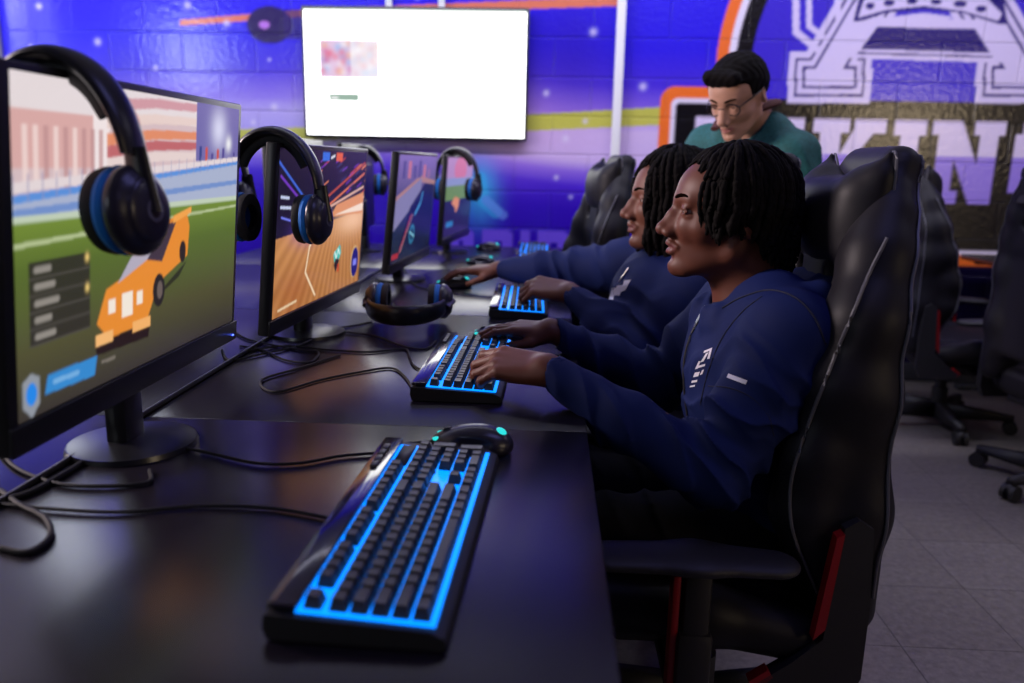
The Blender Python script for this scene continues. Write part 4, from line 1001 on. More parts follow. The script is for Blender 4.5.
M_shoe = mat('dark_shoe', (.02, .02, .022, 1), .5)
M_print = mat('white_print', (.72, .70, .78, 1), .6)
M_zip = mat('zip_metal', (.45, .45, .50, 1), .3, metal=.9)
SKA = (.118, .036, .021); LIPA = (.150, .045, .040)
def folds(points, base_amp=.0016):
    """cloth creases: list of (centre, radius, direction, frequency, amplitude)"""
    pts = [(np.array(c, f32), r, np.array(d, f32)/np.linalg.norm(d), fr, am) for c, r, d, fr, am in points]
    def post(P, d):
        w = np.abs(d) < .03
        if not w.any(): return d
        q = P[w]; e = np.zeros(len(q), f32)
        wob = .010*np.sin(q[:, 0]*37+q[:, 2]*21)+.008*np.sin(q[:, 1]*43-q[:, 2]*33+1.3)+.004*np.sin(q[:, 0]*90+q[:, 1]*70)
        for c, r, dr, fr, am in pts:
            g = np.exp(-((q-c)**2).sum(-1)/(r*r)); s = np.sin(((q-c) @ dr+wob)*fr); e += 2.1*am*g*(.7-np.abs(s)**.8*1.7)
        e += base_amp*np.sin((q[:, 2]+wob*1.5)*55+q[:, 0]*30)
        d = d.copy(); d[w] -= e*np.clip(1-np.abs(d[w])/.03, 0, 1); return d
    return post
def decal(S, parent, name, polys, org, ux, uy, m, cast, off=.0014, n=5):
    """printed mark: polygons (in metres along ux,uy about org) laid on the cloth surface along the cast direction"""
    b = MB(); org = np.array(org, float); ux = np.array(ux, float); uy = np.array(uy, float); cast = np.array(cast, float); cast /= np.linalg.norm(cast)
    def onto(x, y):
        p = org+ux*x+uy*y; cc = (p-CAMO)/np.linalg.norm(p-CAMO); h = S.march(CAMO, cc, .6, 3)
        return None if h is None else Vector(h)-Vector(cc)*off
    for q in polys:                                  # quads, subdivided
        g = [[onto(*(np.array(q[0])*(1-i/n)*(1-j/n)+np.array(q[1])*(i/n)*(1-j/n)+np.array(q[2])*(i/n)*(j/n)+np.array(q[3])*(1-i/n)*(j/n))) for j in range(n+1)] for i in range(n+1)]
        if any(v is None for r in g for v in r): continue
        V = [[b.bm.verts.new(v) for v in r] for r in g]
        for i in range(n):
            for j in range(n): b.bm.faces.new((V[i][j], V[i+1][j], V[i+1][j+1], V[i][j+1]))
    return b.build(name, m, parent, auto=80)

# ---------------------------------------------------------------- front player
ph = empty('person', (.37, 1.5, 0), label='person in a navy jacket with short twisted locs typing on the second keyboard, in profile', cat='person')
def world_parent(o, root): o.location = Vector(o.location)-Vector(root.location)
def rel(root):
    """parts are modelled in world coordinates: this shifts each mesh into its thing's frame"""
    for c in [x for x in bpy.data.objects if x.parent == root]:
        c.location = c.location-root.location
HO = np.array((.347, 1.5, 1.089)); HR = fR((-1, .02, -.015), (0, 0, 1))
def seated_body(J, h=.0026):
    S = Solid()
    head_prims(S, J['head'], J['HR'], J.get('hs', 1), **J.get('face', {}))
    S.frame()
    hd = np.array(J['head']); hs_ = J.get('hs', 1); T = lambda p: hd+np.array(J['HR']) @ (np.array(p)*hs_)
    nr = J.get('neck', .052)
    S.chain([T((-.012, 0, -.055)), T((-.030, 0, -.11)), J['neckb']], [nr, nr, nr*1.12], k=.03)
    S.cap(T((.03, 0, -.095)), T((-.005, 0, -.14)), nr*.62, nr*.7, k=.03)
    ch = np.array(J['chest']); pv = np.array(J['pelvis']); tw = J.get('tw', 1)
    S.chain([J['neckb'], ch, (ch+pv)/2, pv], [.06, .085*tw, .09*tw, .09*tw], k=.04)
    for s in ('L', 'R'):
        sh, el, wr = [np.array(J[s+k]) for k in ('sh', 'el', 'wr')]
        S.chain([ch+(0, 0, .06), sh], [.06, .045], k=.04); S.chain([sh, el], [.046, .036], k=.02)
        md = el+(wr-el)*.35; S.chain([el, md, wr], [.036, .038, .0255], k=.02); S.cap(wr, wr+(wr-el)*.03, .0255, .026, k=.02, sq=((0, 0, 1), .8))
        hp, kn, an = [np.array(J[s+k]) for k in ('hp', 'kn', 'an')]
        S.chain([pv, hp, kn, an], [.09, .075, .048, .035], k=.03)
        f = J[s+'hand']; hand(S, f['o'], f['R'], f['side'], f['curl'], f.get('spread', (6, 1, -5, -11)), f.get('thumb'), f.get('sc', 1)); S.frame()
    return S
TYPE = ((18, 42, 26), (26, 48, 28), (30, 50, 28), (32, 48, 26))
J1 = dict(head=HO, HR=HR, neckb=(.385, 1.5, .905), chest=(.405, 1.5, .80), pelvis=(.42, 1.5, .50),
    Lsh=(.415, 1.325, .885), Lel=(.285, 1.25, .675), Lwr=(.006, 1.372, .806), Rsh=(.405, 1.68, .885), Rel=(.27, 1.77, .685), Rwr=(.012, 1.785, .792),
    Lhp=(.40, 1.41, .50), Lkn=(-.02, 1.36, .50), Lan=(.03, 1.36, .09), Rhp=(.40, 1.59, .50), Rkn=(-.02, 1.64, .50), Ran=(-.05, 1.64, .09))
J1['Lhand'] = dict(o=(.010, 1.372, .806), R=fR((-1, .34, .04), (-.05, -.42, 1)), side=-1, curl=((22, 40, 20), (28, 42, 20), (32, 42, 20), (34, 40, 20)), sc=1.14)
J1['Rhand'] = dict(o=(.016, 1.787, .793), R=fR((-1, .10, .02), (-.05, -.12, 1)), side=1, curl=((8, 20, 14), (8, 20, 14), (12, 22, 14), (16, 24, 16)), sc=1.0,
    thumb=[(.020, .020, -.010), (.045, .040, -.020), (.074, .044, -.026), (.096, .040, -.030)])
S = seated_body(J1); me, v = S.mesh('body', .0024)
cap1 = lambda p: (p[:, 2] > .06+.32*np.abs(p[:, 1])*0) & (((p[:, 0] < .082) & (p[:, 2] > .062)) | ((p[:, 0] < .02) & (p[:, 2] > -.03) & (np.abs(p[:, 1]) > .04) & (p[:, 0] < -.02)))
C = head_colors(me, v, HO, HR, 1, SKA, LIPA, (.022, .009, .007), lambda p: ((p[:, 2] > .088-.25*np.maximum(p[:, 0]-.06, -.2)) & (p[:, 2] > .02)) | ((p[:, 0] < -.035) & (p[:, 2] > -.06) & (p[:, 2] < .2)))
setcol(me, C); link('body', me, skin_mat('brown_skin', (.1, .04, .02, 1)), ph)
eyes(ph, HO, HR, 1, (1, 0, -.25)); teeth(ph, HO, HR, 1); brows(ph, HO, HR, 1, M_hair)
# jacket
def jacket(J, bulk=1.0, post=None, hood=True):
    S = Solid(); ch = np.array(J['chest']); pv = np.array(J['pelvis']); nb = np.array(J['neckb']); B = bulk
    S.ell(pv+(.01, 0, .07), (.13*B, .19*B, .13), k=.02); S.ell((ch+pv)/2+(.0, 0, .03), (.132*B, .190*B, .19), k=.05); S.ell(ch+(-.008, 0, .0), (.130*B, .190*B, .16), k=.05)
    mid = (np.array(J['Lsh'])+np.array(J['Rsh']))/2
    L, R_ = np.array(J['Lsh']), np.array(J['Rsh'])
    S.cap(L*.85+mid*.15, R_*.85+mid*.15, .074*B, k=.05); S.cap(mid*.65+L*.35+(0, 0, .035), mid*.65+R_*.35+(0, 0, .035), .060, k=.05)
    for s in ('L', 'R'):
        sh, el, wr = [np.array(J[s+k]) for k in ('sh', 'el', 'wr')]; d = (wr-el); cw = J.get('cuff', .034)
        S.chain([sh, sh+(el-sh)*.5, el], [.078*B, .070*B, .064*B], k=.04); m_ = el+d*.5+np.array((0, 0, -.006))
        S.chain([el, m_], [.064*B, .054*B], k=.03); S.chain([m_, wr-d*.03], [.054*B, cw], k=.03)
    if hood:
        u = J.get('hoodc', nb+(.075, 0, .022)); u = np.array(u)
        S.chain([u+np.array(q) for q in ((-.085, -.088, -.020), (-.045, -.118, .004), (.012, -.105, .016), (.040, -.05, .018), (.048, 0, .018), (.040, .05, .018), (.012, .105, .016), (-.045, .118, .004))], [.020, .027, .032, .034, .034, .034, .032, .027], k=.012); S.ell(u+(.055, 0, -.05), (.035, .085, .06), k=.015); S.cap(u+(.0, -.08, -.015), u+(.05, 0, -.075), .026, k=.012)
    # standing collar around the neck, open at the front
    c0 = nb+np.array(J.get('colo', (-.030, 0, .022))); pts = []
    for a in np.linspace(-2.55, 2.55, 15):
        pts.append(c0+np.array((.070*math.cos(a), .076*math.sin(a), .020*math.cos(a)-.006)))
    S.chain(pts, [.013]*15, k=.012)
    S.chain([p+np.array((0, 0, -.025)) for p in pts], [.016]*15, k=.02)
    S.chain([c0+(.0, 0, .10), c0+(.012, 0, .0), c0+(.02, 0, -.06)], [.058, .055, .046], k=.012, op='-')
    S.cap(c0+(-.04, 0, .03), c0+(-.085, 0, -.055), .026, .006, k=.012, op='-')
    for s in ('L', 'R'):
        el, wr = np.array(J[s+'el']), np.array(J[s+'wr']); d = (wr-el)/np.linalg.norm(wr-el)
        S.cap(wr-d*.012, wr+d*.09, .029, .06, k=.003, op='-'); 
    S.post = post; return S
fo = folds([((.14, 1.27, .745), .10, (1, -.2, .8), 40, .005), ((.36, 1.23, .83), .09, (.9, .3, .2), 36, .005), ((.33, 1.38, .80), .10, (.6, .5, .5), 34, .004), ((.30, 1.25, .70), .085, (.8, .2, .75), 62, .010), ((.335, 1.24, .77), .075, (.45, .1, .9), 58, .008), ((.20, 1.24, .715), .09, (1, .1, .35), 44, .007), ((.08, 1.29, .755), .07, (1, .1, .2), 60, .004),
    ((.42, 1.24, .60), .12, (.35, 0, 1), 45, .006), ((.40, 1.27, .86), .08, (.7, .3, .5), 46, .004), ((.30, 1.42, .66), .12, (.3, .4, 1), 42, .006), ((.27, 1.75, .72), .10, (.8, 0, .6), 50, .008), ((.12, 1.77, .745), .09, (1, 0, .3), 52, .006), ((.46, 1.45, .70), .12, (.2, .3, 1), 38, .005)])
SJ = jacket(J1, 1.0, fo); jk = solid('jacket', SJ, .0036, M_jkt, ph)
Z = [SJ.march((x, 1.496, z), (1, 0, 0), 0, .5) for x, z in ((.16, .905), (.16, .88), (.15, .85), (.14, .80), (.13, .74), (.12, .68), (.12, .62))]
Z = [Vector(z)+Vector((-.002, 0, 0)) for z in Z if z is not None]
zp = MB().tube([z for z in Z], .0028, 6, flat=.6); zp.build('zip', M_blackm, jk)
MB().tube([Z[0]+Vector((-.002, 0, .004)), Z[1]+Vector((-.004, 0, -.004)), Z[1]+Vector((-.006, 0, -.016))], .0026, 6).build('zip_pull', M_zip, jk)
r_ = ray(737, 379); decal(SJ, jk, 'sleeve_mark', [((-.017, -.0035), (.017, -.0035), (.017, .0035), (-.017, .0035))], CAMO+r_*1.26, (.93, .1, -.34), (.34, 0, .93), M_print, r_)
r_ = ray(703, 366); pq = [((-.004, .022), (.008, .028), (.008, .032), (-.004, .026)), ((.004, .012), (.008, .013), (.008, .030), (.005, .029)), ((-.006, .006), (-.001, .008), (.004, .024), (.000, .022)), ((-.008, -.004), (.003, .000), (.003, .004), (-.008, .000)), ((-.012, -.006), (-.008, -.005), (-.006, .008), (-.009, .008)), ((-.012, -.020), (-.004, -.018), (-.003, -.010), (-.011, -.012)), ((-.002, -.016), (.002, -.014), (.003, -.006), (.000, -.007)), ((-.013, -.030), (-.004, -.028), (-.004, -.024), (-.013, -.026)), ((-.014, -.038), (-.006, -.036), (-.006, -.033), (-.014, -.035))]
decal(SJ, jk, 'chest_logo', pq, CAMO+r_*1.33, (1, 0, 0), (.15, 0, 1), M_print, r_)
def seam(S, pix, parent, r=.0011, name='seam'):
    pts = []
    for p in spline([(x, y, 0) for x, y in pix], 5):
        q = ray(p.x, p.y); h = S.march(CAMO, q, .5, 3)
        if h is not None: pts.append(tuple(Vector(h)-Vector(q)*.0002))
    MB().tube(pts, r, 6, 1).build(name, mat('dark_seam_thread', (.002, .004, .022, 1), .8), parent)
seam(SJ, [(762, 296), (742, 312), (722, 338), (708, 372), (700, 405)], jk)
seam(SJ, [(708, 386), (730, 388), (752, 398), (768, 416), (774, 436)], jk)
seam(SJ, [(722, 308), (742, 297), (770, 290), (796, 298), (815, 318), (826, 345)], jk, .0016)
S = Solid()
for s in ('L', 'R'):
    hp, kn, an = [np.array(J1[s+k]) for k in ('hp', 'kn', 'an')]; S.chain([(.42, 1.5, .50), hp, kn], [.10, .088, .066], k=.04); S.chain([kn, an], [.064, .052], k=.02)
S.post = folds([((.2, 1.4, .55), .2, (.9, .2, .3), 40, .006), ((.2, 1.6, .55), .2, (.9, .2, .3), 40, .006)]); solid('trousers', S, .006, M_pants, ph)
def shoe(an, parent):
    S = Solid(); x, y, z = an; S.chain([(x+.03, y, .045), (x-.08, y, .045), (x-.17, y, .035)], [.042, .040, .032], k=.02); S.cap((x+.005, y, .09), (x-.02, y, .05), .045, k=.02); S.box((x-.07, y, -.05), (.3, .2, .05), .001, op='-', k=.003)
    solid('shoe', S, .004, M_shoe, parent)
shoe(J1['Lan'], ph); shoe(J1['Ran'], ph)
# hair: a tight cap and about two hundred hanging twists
def hair_cap(S, o, R, sc, front=.078, side=.02):
    S.frame(o, R, sc); S.ell((-.004, 0, .036), (.103, .082, .079), k=.01); S.ell((-.03, 0, .0), (.078, .080, .085), k=.02)
    S.box((.121, 0, -.046), (.1, .2, .25), .01, rot=(0, 42, 0), k=.008, op='-'); S.frame()
S = Solid(); hair_cap(S, HO, HR, 1.0); S.post = lambda P, d: d-.0022*np.sin(P[..., 0]*420)*np.sin(P[..., 1]*400)*np.sin(P[..., 2]*410)
hr = solid('hair', S, .003, M_hair, ph)
sp = []; rr = random.Random(5)
for i in range(400):
    az = rr.uniform(28, 332); th0 = rr.choice([8, 20, 32, 45, 60])+rr.uniform(-6, 6); a = min(az, 360-az)
    if a < 57: ze = .08
    elif a < 70: ze = rr.uniform(-.045, -.020)
    elif a < 105: ze = rr.uniform(-.040, .0) if a > 78 else rr.uniform(-.045, -.02)
    elif a < 130: ze = rr.uniform(-.075, -.045)
    else: ze = rr.uniform(-.100, -.065)
    sp.append((az, th0, ze, rr.uniform(.75, 1.25), rr.uniform(-.007, .005) if a < 70 else rr.uniform(-.006, .007)))
for i in range(40): sp.append((rr.uniform(-30, 30), rr.uniform(5, 30), .085, 1, -.002))
loc_strands('hair_twists', HO, HR, 1.0, sp, hr, M_hair, 3, r0=.0056, fr=57)
rel(ph)
# ---------------------------------------------------------------- second player
p2 = empty('person', (.42, 2.2, 0), label='person in navy jacket with long dark locs, second player, behind the front one', cat='person')
HO2 = np.array((.342, 2.15, 1.083)); HR2 = fR((-1, -.10, -.03), (0, 0, 1))
J2 = dict(head=HO2, HR=HR2, hs=1.06, face=dict(full=1.12, w=1.04, chin=.9, open_mouth=False), neck=.062, tw=1.15, neckb=(.385, 2.17, .90), chest=(.335, 2.18, .80), pelvis=(.43, 2.2, .50),
    Lsh=(.40, 1.985, .875), Lel=(.27, 1.98, .70), Lwr=(.065, 2.20, .815), Rsh=(.37, 2.39, .885), Rel=(.14, 2.60, .83), Rwr=(-.165, 2.70, .812),
    Lhp=(.42, 2.10, .50), Lkn=(-.02, 2.06, .50), Lan=(.03, 2.06, .09), Rhp=(.42, 2.30, .50), Rkn=(-.02, 2.36, .50), Ran=(-.05, 2.36, .09))
J2['Lhand'] = dict(o=(.060, 2.205, .817), R=fR((-.90, .42, .06), (.0, -.55, 1)), side=-1, curl=((32, 52, 28), (38, 54, 28), (42, 54, 28), (44, 52, 26)), sc=1.2)
J2['Rhand'] = dict(o=(-.165, 2.700, .812), R=fR((-1, .12, -.06), (0, -.1, 1)), side=1, curl=((4, 18, 12), (4, 18, 12), (8, 20, 12), (12, 22, 14)), sc=1.05)
S = seated_body(J2); me, v = S.mesh('body', .0030)
SKB = (.150, .055, .034)
setcol(me, head_colors(me, v, HO2, HR2, 1.06, SKB, (.17, .06, .055), (.015, .008, .006))); link('body', me, skin_mat('warm_brown_skin', (.13, .05, .03, 1)), p2)
eyes(p2, HO2, HR2, 1.06, (1, 0, -.3)); brows(p2, HO2, HR2, 1.06, M_hair)
fo2 = folds([((.28, 2.0, .74), .10, (.7, .2, .8), 46, .009), ((.15, 2.1, .76), .09, (.8, .6, .2), 52, .007), ((.1, 2.6, .84), .13, (1, -.2, .3), 46, .006), ((.3, 2.1, .72), .14, (.4, .3, 1), 38, .007)])
SJ2 = jacket(J2, 1.2, fo2); jk2 = solid('jacket', SJ2, .0046, M_jkt, p2)
r_ = ray(616, 294); hit = SJ2.march(CAMO, r_, 1.5, 3)
T_ = 2.0 if hit is None else float(np.linalg.norm(np.array(hit)-CAMO)/np.linalg.norm(r_))
q = [((-.040, -.018), (-.026, -.022), (-.014, .006), (-.028, .010)), ((-.022, -.010), (-.010, -.014), (.004, .016), (-.010, .018)), ((-.006, -.002), (.010, -.006), (.022, .020), (.004, .022)), ((.012, .002), (.028, .006), (.044, .030), (.026, .032)), ((-.018, .000), (.018, .012), (.020, .018), (-.014, .008))]
decal(SJ2, jk2, 'chest_logo', q, CAMO+r_*T_, (.9, 0, .2), (-.1, 0, 1), M_print, r_)
Z = [SJ2.march((x, 2.12, z), (1, 0, 0), 0, .5) for x, z in ((.12, .93), (.12, .90), (.12, .86), (.10, .80), (.10, .74))]
Z = [Vector(z)+Vector((-.002, 0, 0)) for z in Z if z is not None]
if len(Z) > 2: MB().tube(Z[1:3], .003, 6, flat=.6).build('zip', M_zip, jk2)
S = Solid()
for s in ('L', 'R'):
    hp, kn, an = [np.array(J2[s+k]) for k in ('hp', 'kn', 'an')]; S.chain([(.45, 2.2, .50), hp, kn], [.11, .094, .07], k=.04); S.chain([kn, an], [.066, .052], k=.02)
solid('trousers', S, .008, M_pants, p2); shoe(J2['Lan'], p2); shoe(J2['Ran'], p2)
S = Solid(); hair_cap(S, HO2, HR2, 1.08); hr2 = solid('hair', S, .004, M_hair, p2)
sp = []; rr = random.Random(8)
for i in range(330):
    az = rr.uniform(22, 338); th0 = rr.choice([4, 14, 28, 42, 58])+rr.uniform(-5, 5); a = min(az, 360-az)
    ze = rr.uniform(-.01, .035) if a < 36 else (rr.uniform(-.135, -.07) if a < 60 else (rr.uniform(-.175, -.11) if a < 100 else rr.uniform(-.22, -.15)))
    sp.append((az, th0, ze, rr.uniform(.9, 1.15), rr.uniform(-.002, .012)))
for i in range(50): sp.append((rr.uniform(-30, 30), rr.uniform(2, 22), .088, 1, .0))
loc_strands('hair_locs', HO2, HR2, 1.07, sp, hr2, M_hair, 9, r0=.0066)
rel(p2)

# ---------------------------------------------------------------- standing man
p3 = empty('person', (.95, 3.0, 0), label='standing person in green jacket with brown collar and glasses, leaning over and looking down', cat='person')
HO3 = np.array((.600, 2.72, 1.410)); HR3 = fR((-.55, -.62, -.56), (-.35, -.42, .80)); hs3 = 1.0
S = Solid(); head_prims(S, HO3, HR3, hs3, open_mouth=False, w=1.02, full=1.04); S.frame()
T3 = lambda p: HO3+HR3 @ (np.array(p)*hs3)
nb3 = np.array((.685, 2.84, 1.315)); ch3 = np.array((.735, 2.90, 1.14)); pv3 = np.array((.92, 3.02, .90))
L3 = dict(sh=(.800, 2.73, 1.205), el=(.880, 2.66, .90), wr=(.74, 2.52, .75)); R3 = dict(sh=(.575, 3.03, 1.235), el=(.46, 2.98, 1.0), wr=(.50, 2.78, .86))
S.chain([T3((-.02, 0, -.06)), T3((-.035, 0, -.10)), nb3], [.052, .052, .058], k=.03); S.chain([nb3, ch3, (ch3+pv3)/2, pv3], [.06, .09, .09, .09], k=.04)
for D in (L3, R3):
    sh, el, wr = np.array(D['sh']), np.array(D['el']), np.array(D['wr']); S.chain([ch3+(0, 0, .05), sh, el, wr], [.06, .048, .038, .027], k=.03)
J3h = (((0.92, 2.97), (.90, 2.93)), ((.96, 3.10), (.98, 3.08)))
hips = (np.array((.88, 2.93, .88)), np.array((.97, 3.11, .88))); kns = (np.array((.84, 2.88, .48)), np.array((.95, 3.13, .48))); ans = (np.array((.90, 2.90, .09)), np.array((1.0, 3.16, .09)))
for hp, kn, an in zip(hips, kns, ans): S.chain([pv3, hp, kn, an], [.09, .078, .05, .036], k=.03)
hand(S, L3['wr'], fR((-.55, -.55, -.45), (-.4, -.4, .8)), 1, ((15, 30, 20),)*4); S.frame(); hand(S, R3['wr'], fR((.0, -.8, -.5), (0, -.5, .8)), -1, ((15, 30, 20),)*4); S.frame()
me, v = S.mesh('body', .0034)
setcol(me, head_colors(me, v, HO3, HR3, hs3, (.56, .30, .20), (.50, .20, .17), (.02, .014, .012))); link('body', me, skin_mat('light_skin', (.5, .3, .2, 1), .5), p3)
eyes(p3, HO3, HR3, hs3, (1, 0, -.45)); brows(p3, HO3, HR3, hs3, M_hair)
S = Solid(); S.ell(np.array(pv3)+(-.03, -.01, .07), (.15, .17, .13), rot=(0, 0, -35), k=.04); S.ell((ch3+pv3)/2, (.15, .19, .17), rot=(0, 0, -40), k=.05); S.ell(ch3+(0, 0, -.01), (.13, .20, .14), rot=(0, 0, -42), k=.05)
S.cap(np.array(L3['sh']), np.array(R3['sh']), .078, k=.04); S.cap(nb3+(.05, -.04, -.03), nb3+(-.05, .05, -.03), .066, k=.06); S.ell(nb3+(.06, .06, -.08), (.12, .12, .10), k=.05)
for D in (L3, R3):
    sh, el, wr = np.array(D['sh']), np.array(D['el']), np.array(D['wr']); S.chain([sh, el], [.080, .066], k=.03); S.chain([el, wr*.9+el*.1], [.066, .046], k=.02)
S.chain([T3((.02, 0, -.11)), nb3+(-.03, -.035, .035), nb3+(-.075, -.085, -.10)], [.058, .056, .022], k=.012, op='-')
S.post = folds([((.86, 2.68, 1.03), .12, (.5, .3, .7), 40, .008), ((.8, 2.75, 1.15), .1, (.6, -.5, .5), 40, .006)])
M_green = mat('green_denim', (.010, .105, .105, 1), .75, noise=(90, .25), bump=(160, .3, .001))
j3 = solid('jacket', S, .0055, M_green, p3)
cl = MB(); M_cord = mat('brown_corduroy', (.085, .022, .016, 1), .85, bump=(240, .5, .001))
up3 = np.array((-.15, -.15, .97)); 
cpts = [nb3+np.array((.0, .0, .022))+np.array(p)*np.array((1.22, 1.22, 1.0)) for p in ((-.085, -.075, -.045), (-.050, -.100, -.005), (.010, -.075, .028), (.050, -.015, .045), (.040, .045, .045), (-.010, .075, .030), (-.075, .045, -.005), (-.110, -.010, -.045))]
cl.tube([tuple(p) for p in cpts], [.014, .022, .024, .024, .024, .024, .022, .014], 12, 6, flat=.55); cl.build('collar', M_cord, j3)
S = Solid(); S.ell(ch3+(-.055, -.065, .04), (.075, .075, .10), k=.02); solid('shirt', S, .006, mat('dark_shirt', (.02, .02, .035, 1), .85), p3)
S = Solid()
for hp, kn, an in zip(hips, kns, ans): S.chain([pv3, hp, kn], [.11, .092, .068], k=.03); S.chain([kn, an], [.066, .055], k=.02)
solid('trousers', S, .008, M_pants, p3)
for an in ans: shoe(an, p3)
S = Solid(); S.frame(HO3, HR3, hs3); S.ell((.0, 0, .038), (.108, .087, .082), k=.01); S.ell((-.03, 0, .01), (.082, .084, .075), k=.02); S.cap((.075, -.045, .088), (.085, .045, .084), .024, .02, k=.02)
S.box((.135, 0, -.02), (.070, .2, .088), .02, rot=(0, -8, 0), k=.008, op='-'); S.box((.10, 0, -.10), (.10, .2, .095), .02, k=.01, op='-'); S.frame()
S.post = lambda P, d: d-.0018*np.sin(P[..., 0]*150+2*np.sin(P[..., 2]*90))*np.sin(P[..., 1]*170+P[..., 2]*60)
solid('hair', S, .0034, M_hair, p3)
gl = empty_part('glasses', p3); g = MB(); le = MB()
for s in (-1, 1):
    pts = [tuple(T3((.117-.006*abs(math.cos(a)), s*.034+.024*math.cos(a), -.004+.020*math.sin(a)))) for a in np.linspace(0, 2*PI, 16, endpoint=False)]
    g.tube(pts, .0020, 6, 2, closed=True); g.tube([tuple(T3((.113, s*.057, .003))), tuple(T3((.05, s*.076, .004))), tuple(T3((-.012, s*.082, .0)))], .0019, 6, 4)
g.tube([tuple(T3((.120, -.011, .001))), tuple(T3((.123, 0, .004))), tuple(T3((.120, .011, .001)))], .0018, 6, 4); g.build('glasses_frame', M_gloss, gl)
rel(p3)

# ================================================================== cables on the desk
M_cable = mat('black_cable', (.010, .010, .012, 1), .65, spec=.25)
def cable(pix, lab, r=.0024, z=.7432, lift=None):
    pts = []
    for i, q in enumerate(pix):
        zz = z if len(q) < 3 else q[2]; p = onz(q[0], q[1], zz); pts.append(tuple(p))
    b = MB().tube(pts, r, 7, 8); tag(b.build('cable', M_cable), lab, 'cable', 'cables on the near desk row')
cable([(376, 453), (340, 456), (300, 463), (255, 463), (205, 452), (150, 442), (90, 436)], 'black keyboard cable running left from the closest keyboard past the first monitor base')
cable([(330, 518), (270, 508), (200, 506), (120, 512), (40, 508), (-30, 500)], 'thin black cable running left across the desk behind the closest keyboard\'s near half')
cable([(0, 500), (30, 492), (70, 470), (95, 455), (130, 448)], 'thick black cable under the largest monitor\'s left corner', .004)
cable([(150, 470), (148, 482), (110, 486), (60, 484), (20, 470), (0, 452)], 'looped black cable in front of the largest monitor\'s base', .0028)
cable([(0, 548), (28, 552), (50, 536), (45, 518), (20, 505), (0, 490)], 'black cable loop at the lower left edge of the desk', .0036)
cable([(427, 372), (414, 366), (409, 356), (404, 349), (370, 352), (330, 350), (285, 346), (240, 352)], 'black cable of the second keyboard arching towards the second monitor')
cable([(415, 392), (404, 376), (390, 368), (360, 372), (320, 380), (275, 392), (262, 380), (300, 368), (340, 355)], 'black cable looping on the desk left of the second keyboard')
cable([(372, 322), (352, 326), (330, 330), (300, 345), (262, 354), (230, 360), (222, 350)], 'headset cable trailing left from the loose headset')
cable([(330, 328), (345, 332), (375, 336), (402, 346), (425, 349), (436, 341)], 'thin cable curling behind the loose headset towards the second keyboard')
cable([(232, 330), (250, 340), (300, 350), (318, 352), (310, 362), (285, 360), (262, 350), (240, 346)], 'tangled cable loop under the second monitor')
cable([(445, 345), (455, 340), (470, 342), (480, 346)], 'short cable arching behind the second keyboard to the mouse')
cable([(430, 290), (415, 285), (408, 276), (404, 268)], 'mouse cable of the second player running back to the third monitor')

# ================================================================== lights, camera
def area(name, loc, target, size, energy, color, sy=None, spread=None):
    l = bpy.data.lights.new(name, 'AREA'); l.shape = 'RECTANGLE'; l.size = size; l.size_y = sy or size; l.energy = energy; l.color = color
    if spread: l.spread = spread
    o = bpy.data.objects.new(name, l); COL.objects.link(o); o.location = loc
    o.rotation_euler = (Vector(target)-Vector(loc)).to_track_quat('-Z', 'Y').to_euler(); return o
# wall-washing strip lamps at the ceiling in front of the mural
area('wall_wash_lamp', (-1.2, 3.05, 2.9), (-1.2, 4.5, 1.1), 3.6, 66, (.80, .80, 1), .25)
area('wall_wash_lamp', (2.0, 3.05, 2.9), (2.0, 4.5, 1.1), 2.6, 36, (.82, .80, 1), .25)
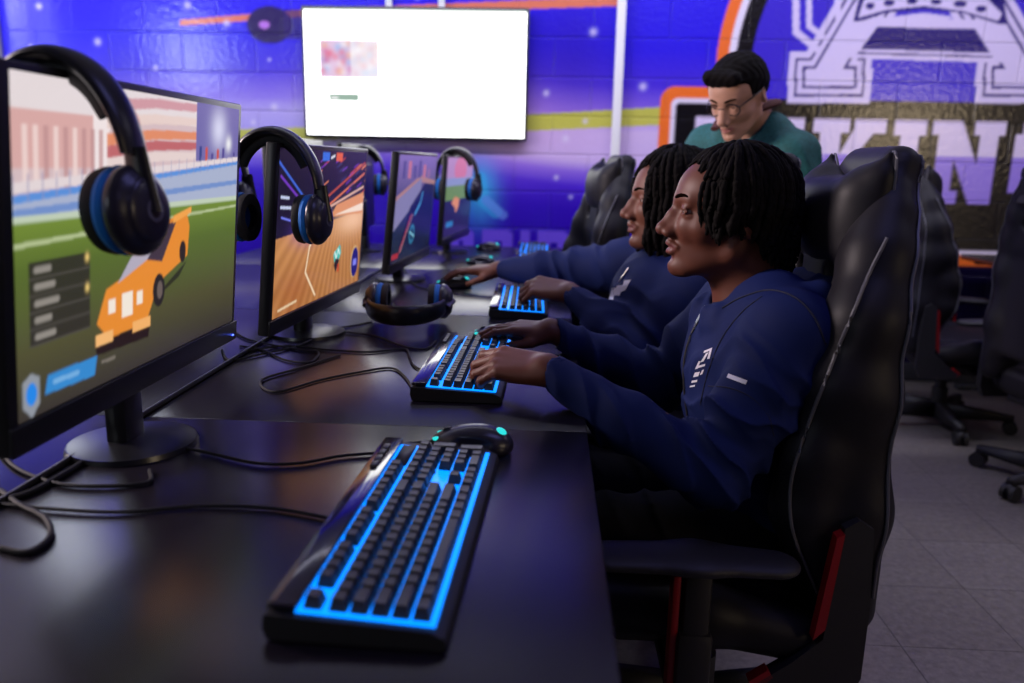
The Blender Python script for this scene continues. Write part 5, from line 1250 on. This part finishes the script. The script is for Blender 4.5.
# dim purple-blue room lamps on the ceiling
area('unseen_area_light', (.9, .9, 2.9), (.9, .9, 0), 1.2, 8, (.32, .32, 1), .6)
area('unseen_area_light', (1.6, -1.4, 2.9), (1.6, -1.4, 0), 1.2, 3, (.45, .42, 1), .6)
area('unseen_area_light', (2.8, 2.4, 2.9), (2.8, 2.4, 0), 1.2, 7, (.75, .72, 1), .6)
# daylight through the left window
area('window_daylight', (LEFT-.16, (wy0+wy1)/2, (wz0+wz1)/2), (0, 2.4, 1.1), wy1-wy0-.1, 10, (.86, .90, 1), wz1-wz0-.1)
# lit doorways / lamps behind the camera that the glossy wall mirrors
area('rear_window_light', (4.3, -1.6, 1.75), (2.0, 4.5, 1.4), 1.0, 26, (1, .78, .50), .7)
area('rear_window_light', (-2.9, -1.9, 2.2), (-1.5, 4.5, 1.6), .9, 16, (.85, .92, 1), .9)
# added key light near the left wall: lights the players' faces from the front
area('unseen_area_light', (-2.85, 1.7, 2.0), (.3, 1.75, 1.05), .7, 32, (1, .82, .82), .5, 1.7)
area('wall_sheen_light', (-2.95, 2.5, 1.95), (-1.7, 4.5, 1.6), .5, 10, (.8, .9, 1), .5)  # added light by the left wall, puts a sheen on the mural
w = bpy.data.worlds.new('outside'); SC.world = w; w.use_nodes = True
w.node_tree.nodes['Background'].inputs[0].default_value = (.75, .85, 1, 1); w.node_tree.nodes['Background'].inputs[1].default_value = 1.6

cd = bpy.data.cameras.new('camera'); cam = bpy.data.objects.new('camera', cd); COL.objects.link(cam); SC.camera = cam
cd.sensor_width = 36; cd.lens = 36*FPX/1024; cd.clip_start = .02; cd.clip_end = 60
right = Vector(RM @ np.array([1, 0, 0])); up = Vector(RM @ np.array([0, 1, 0])); fw = Vector(RM @ np.array([0, 0, 1]))
Mx = Matrix((right, up, -fw)).transposed().to_4x4(); Mx.translation = Vector(CAMO); cam.matrix_world = Mx
cd.dof.use_dof = True; cd.dof.focus_distance = 1.46; cd.dof.aperture_fstop = 2.6
SC.view_settings.view_transform = 'Standard'; SC.view_settings.look = 'None'; SC.view_settings.exposure = 0; SC.view_settings.gamma = 1; SC.view_settings.use_curve_mapping = False
SC.cycles.max_bounces = 6; SC.cycles.use_denoising = True
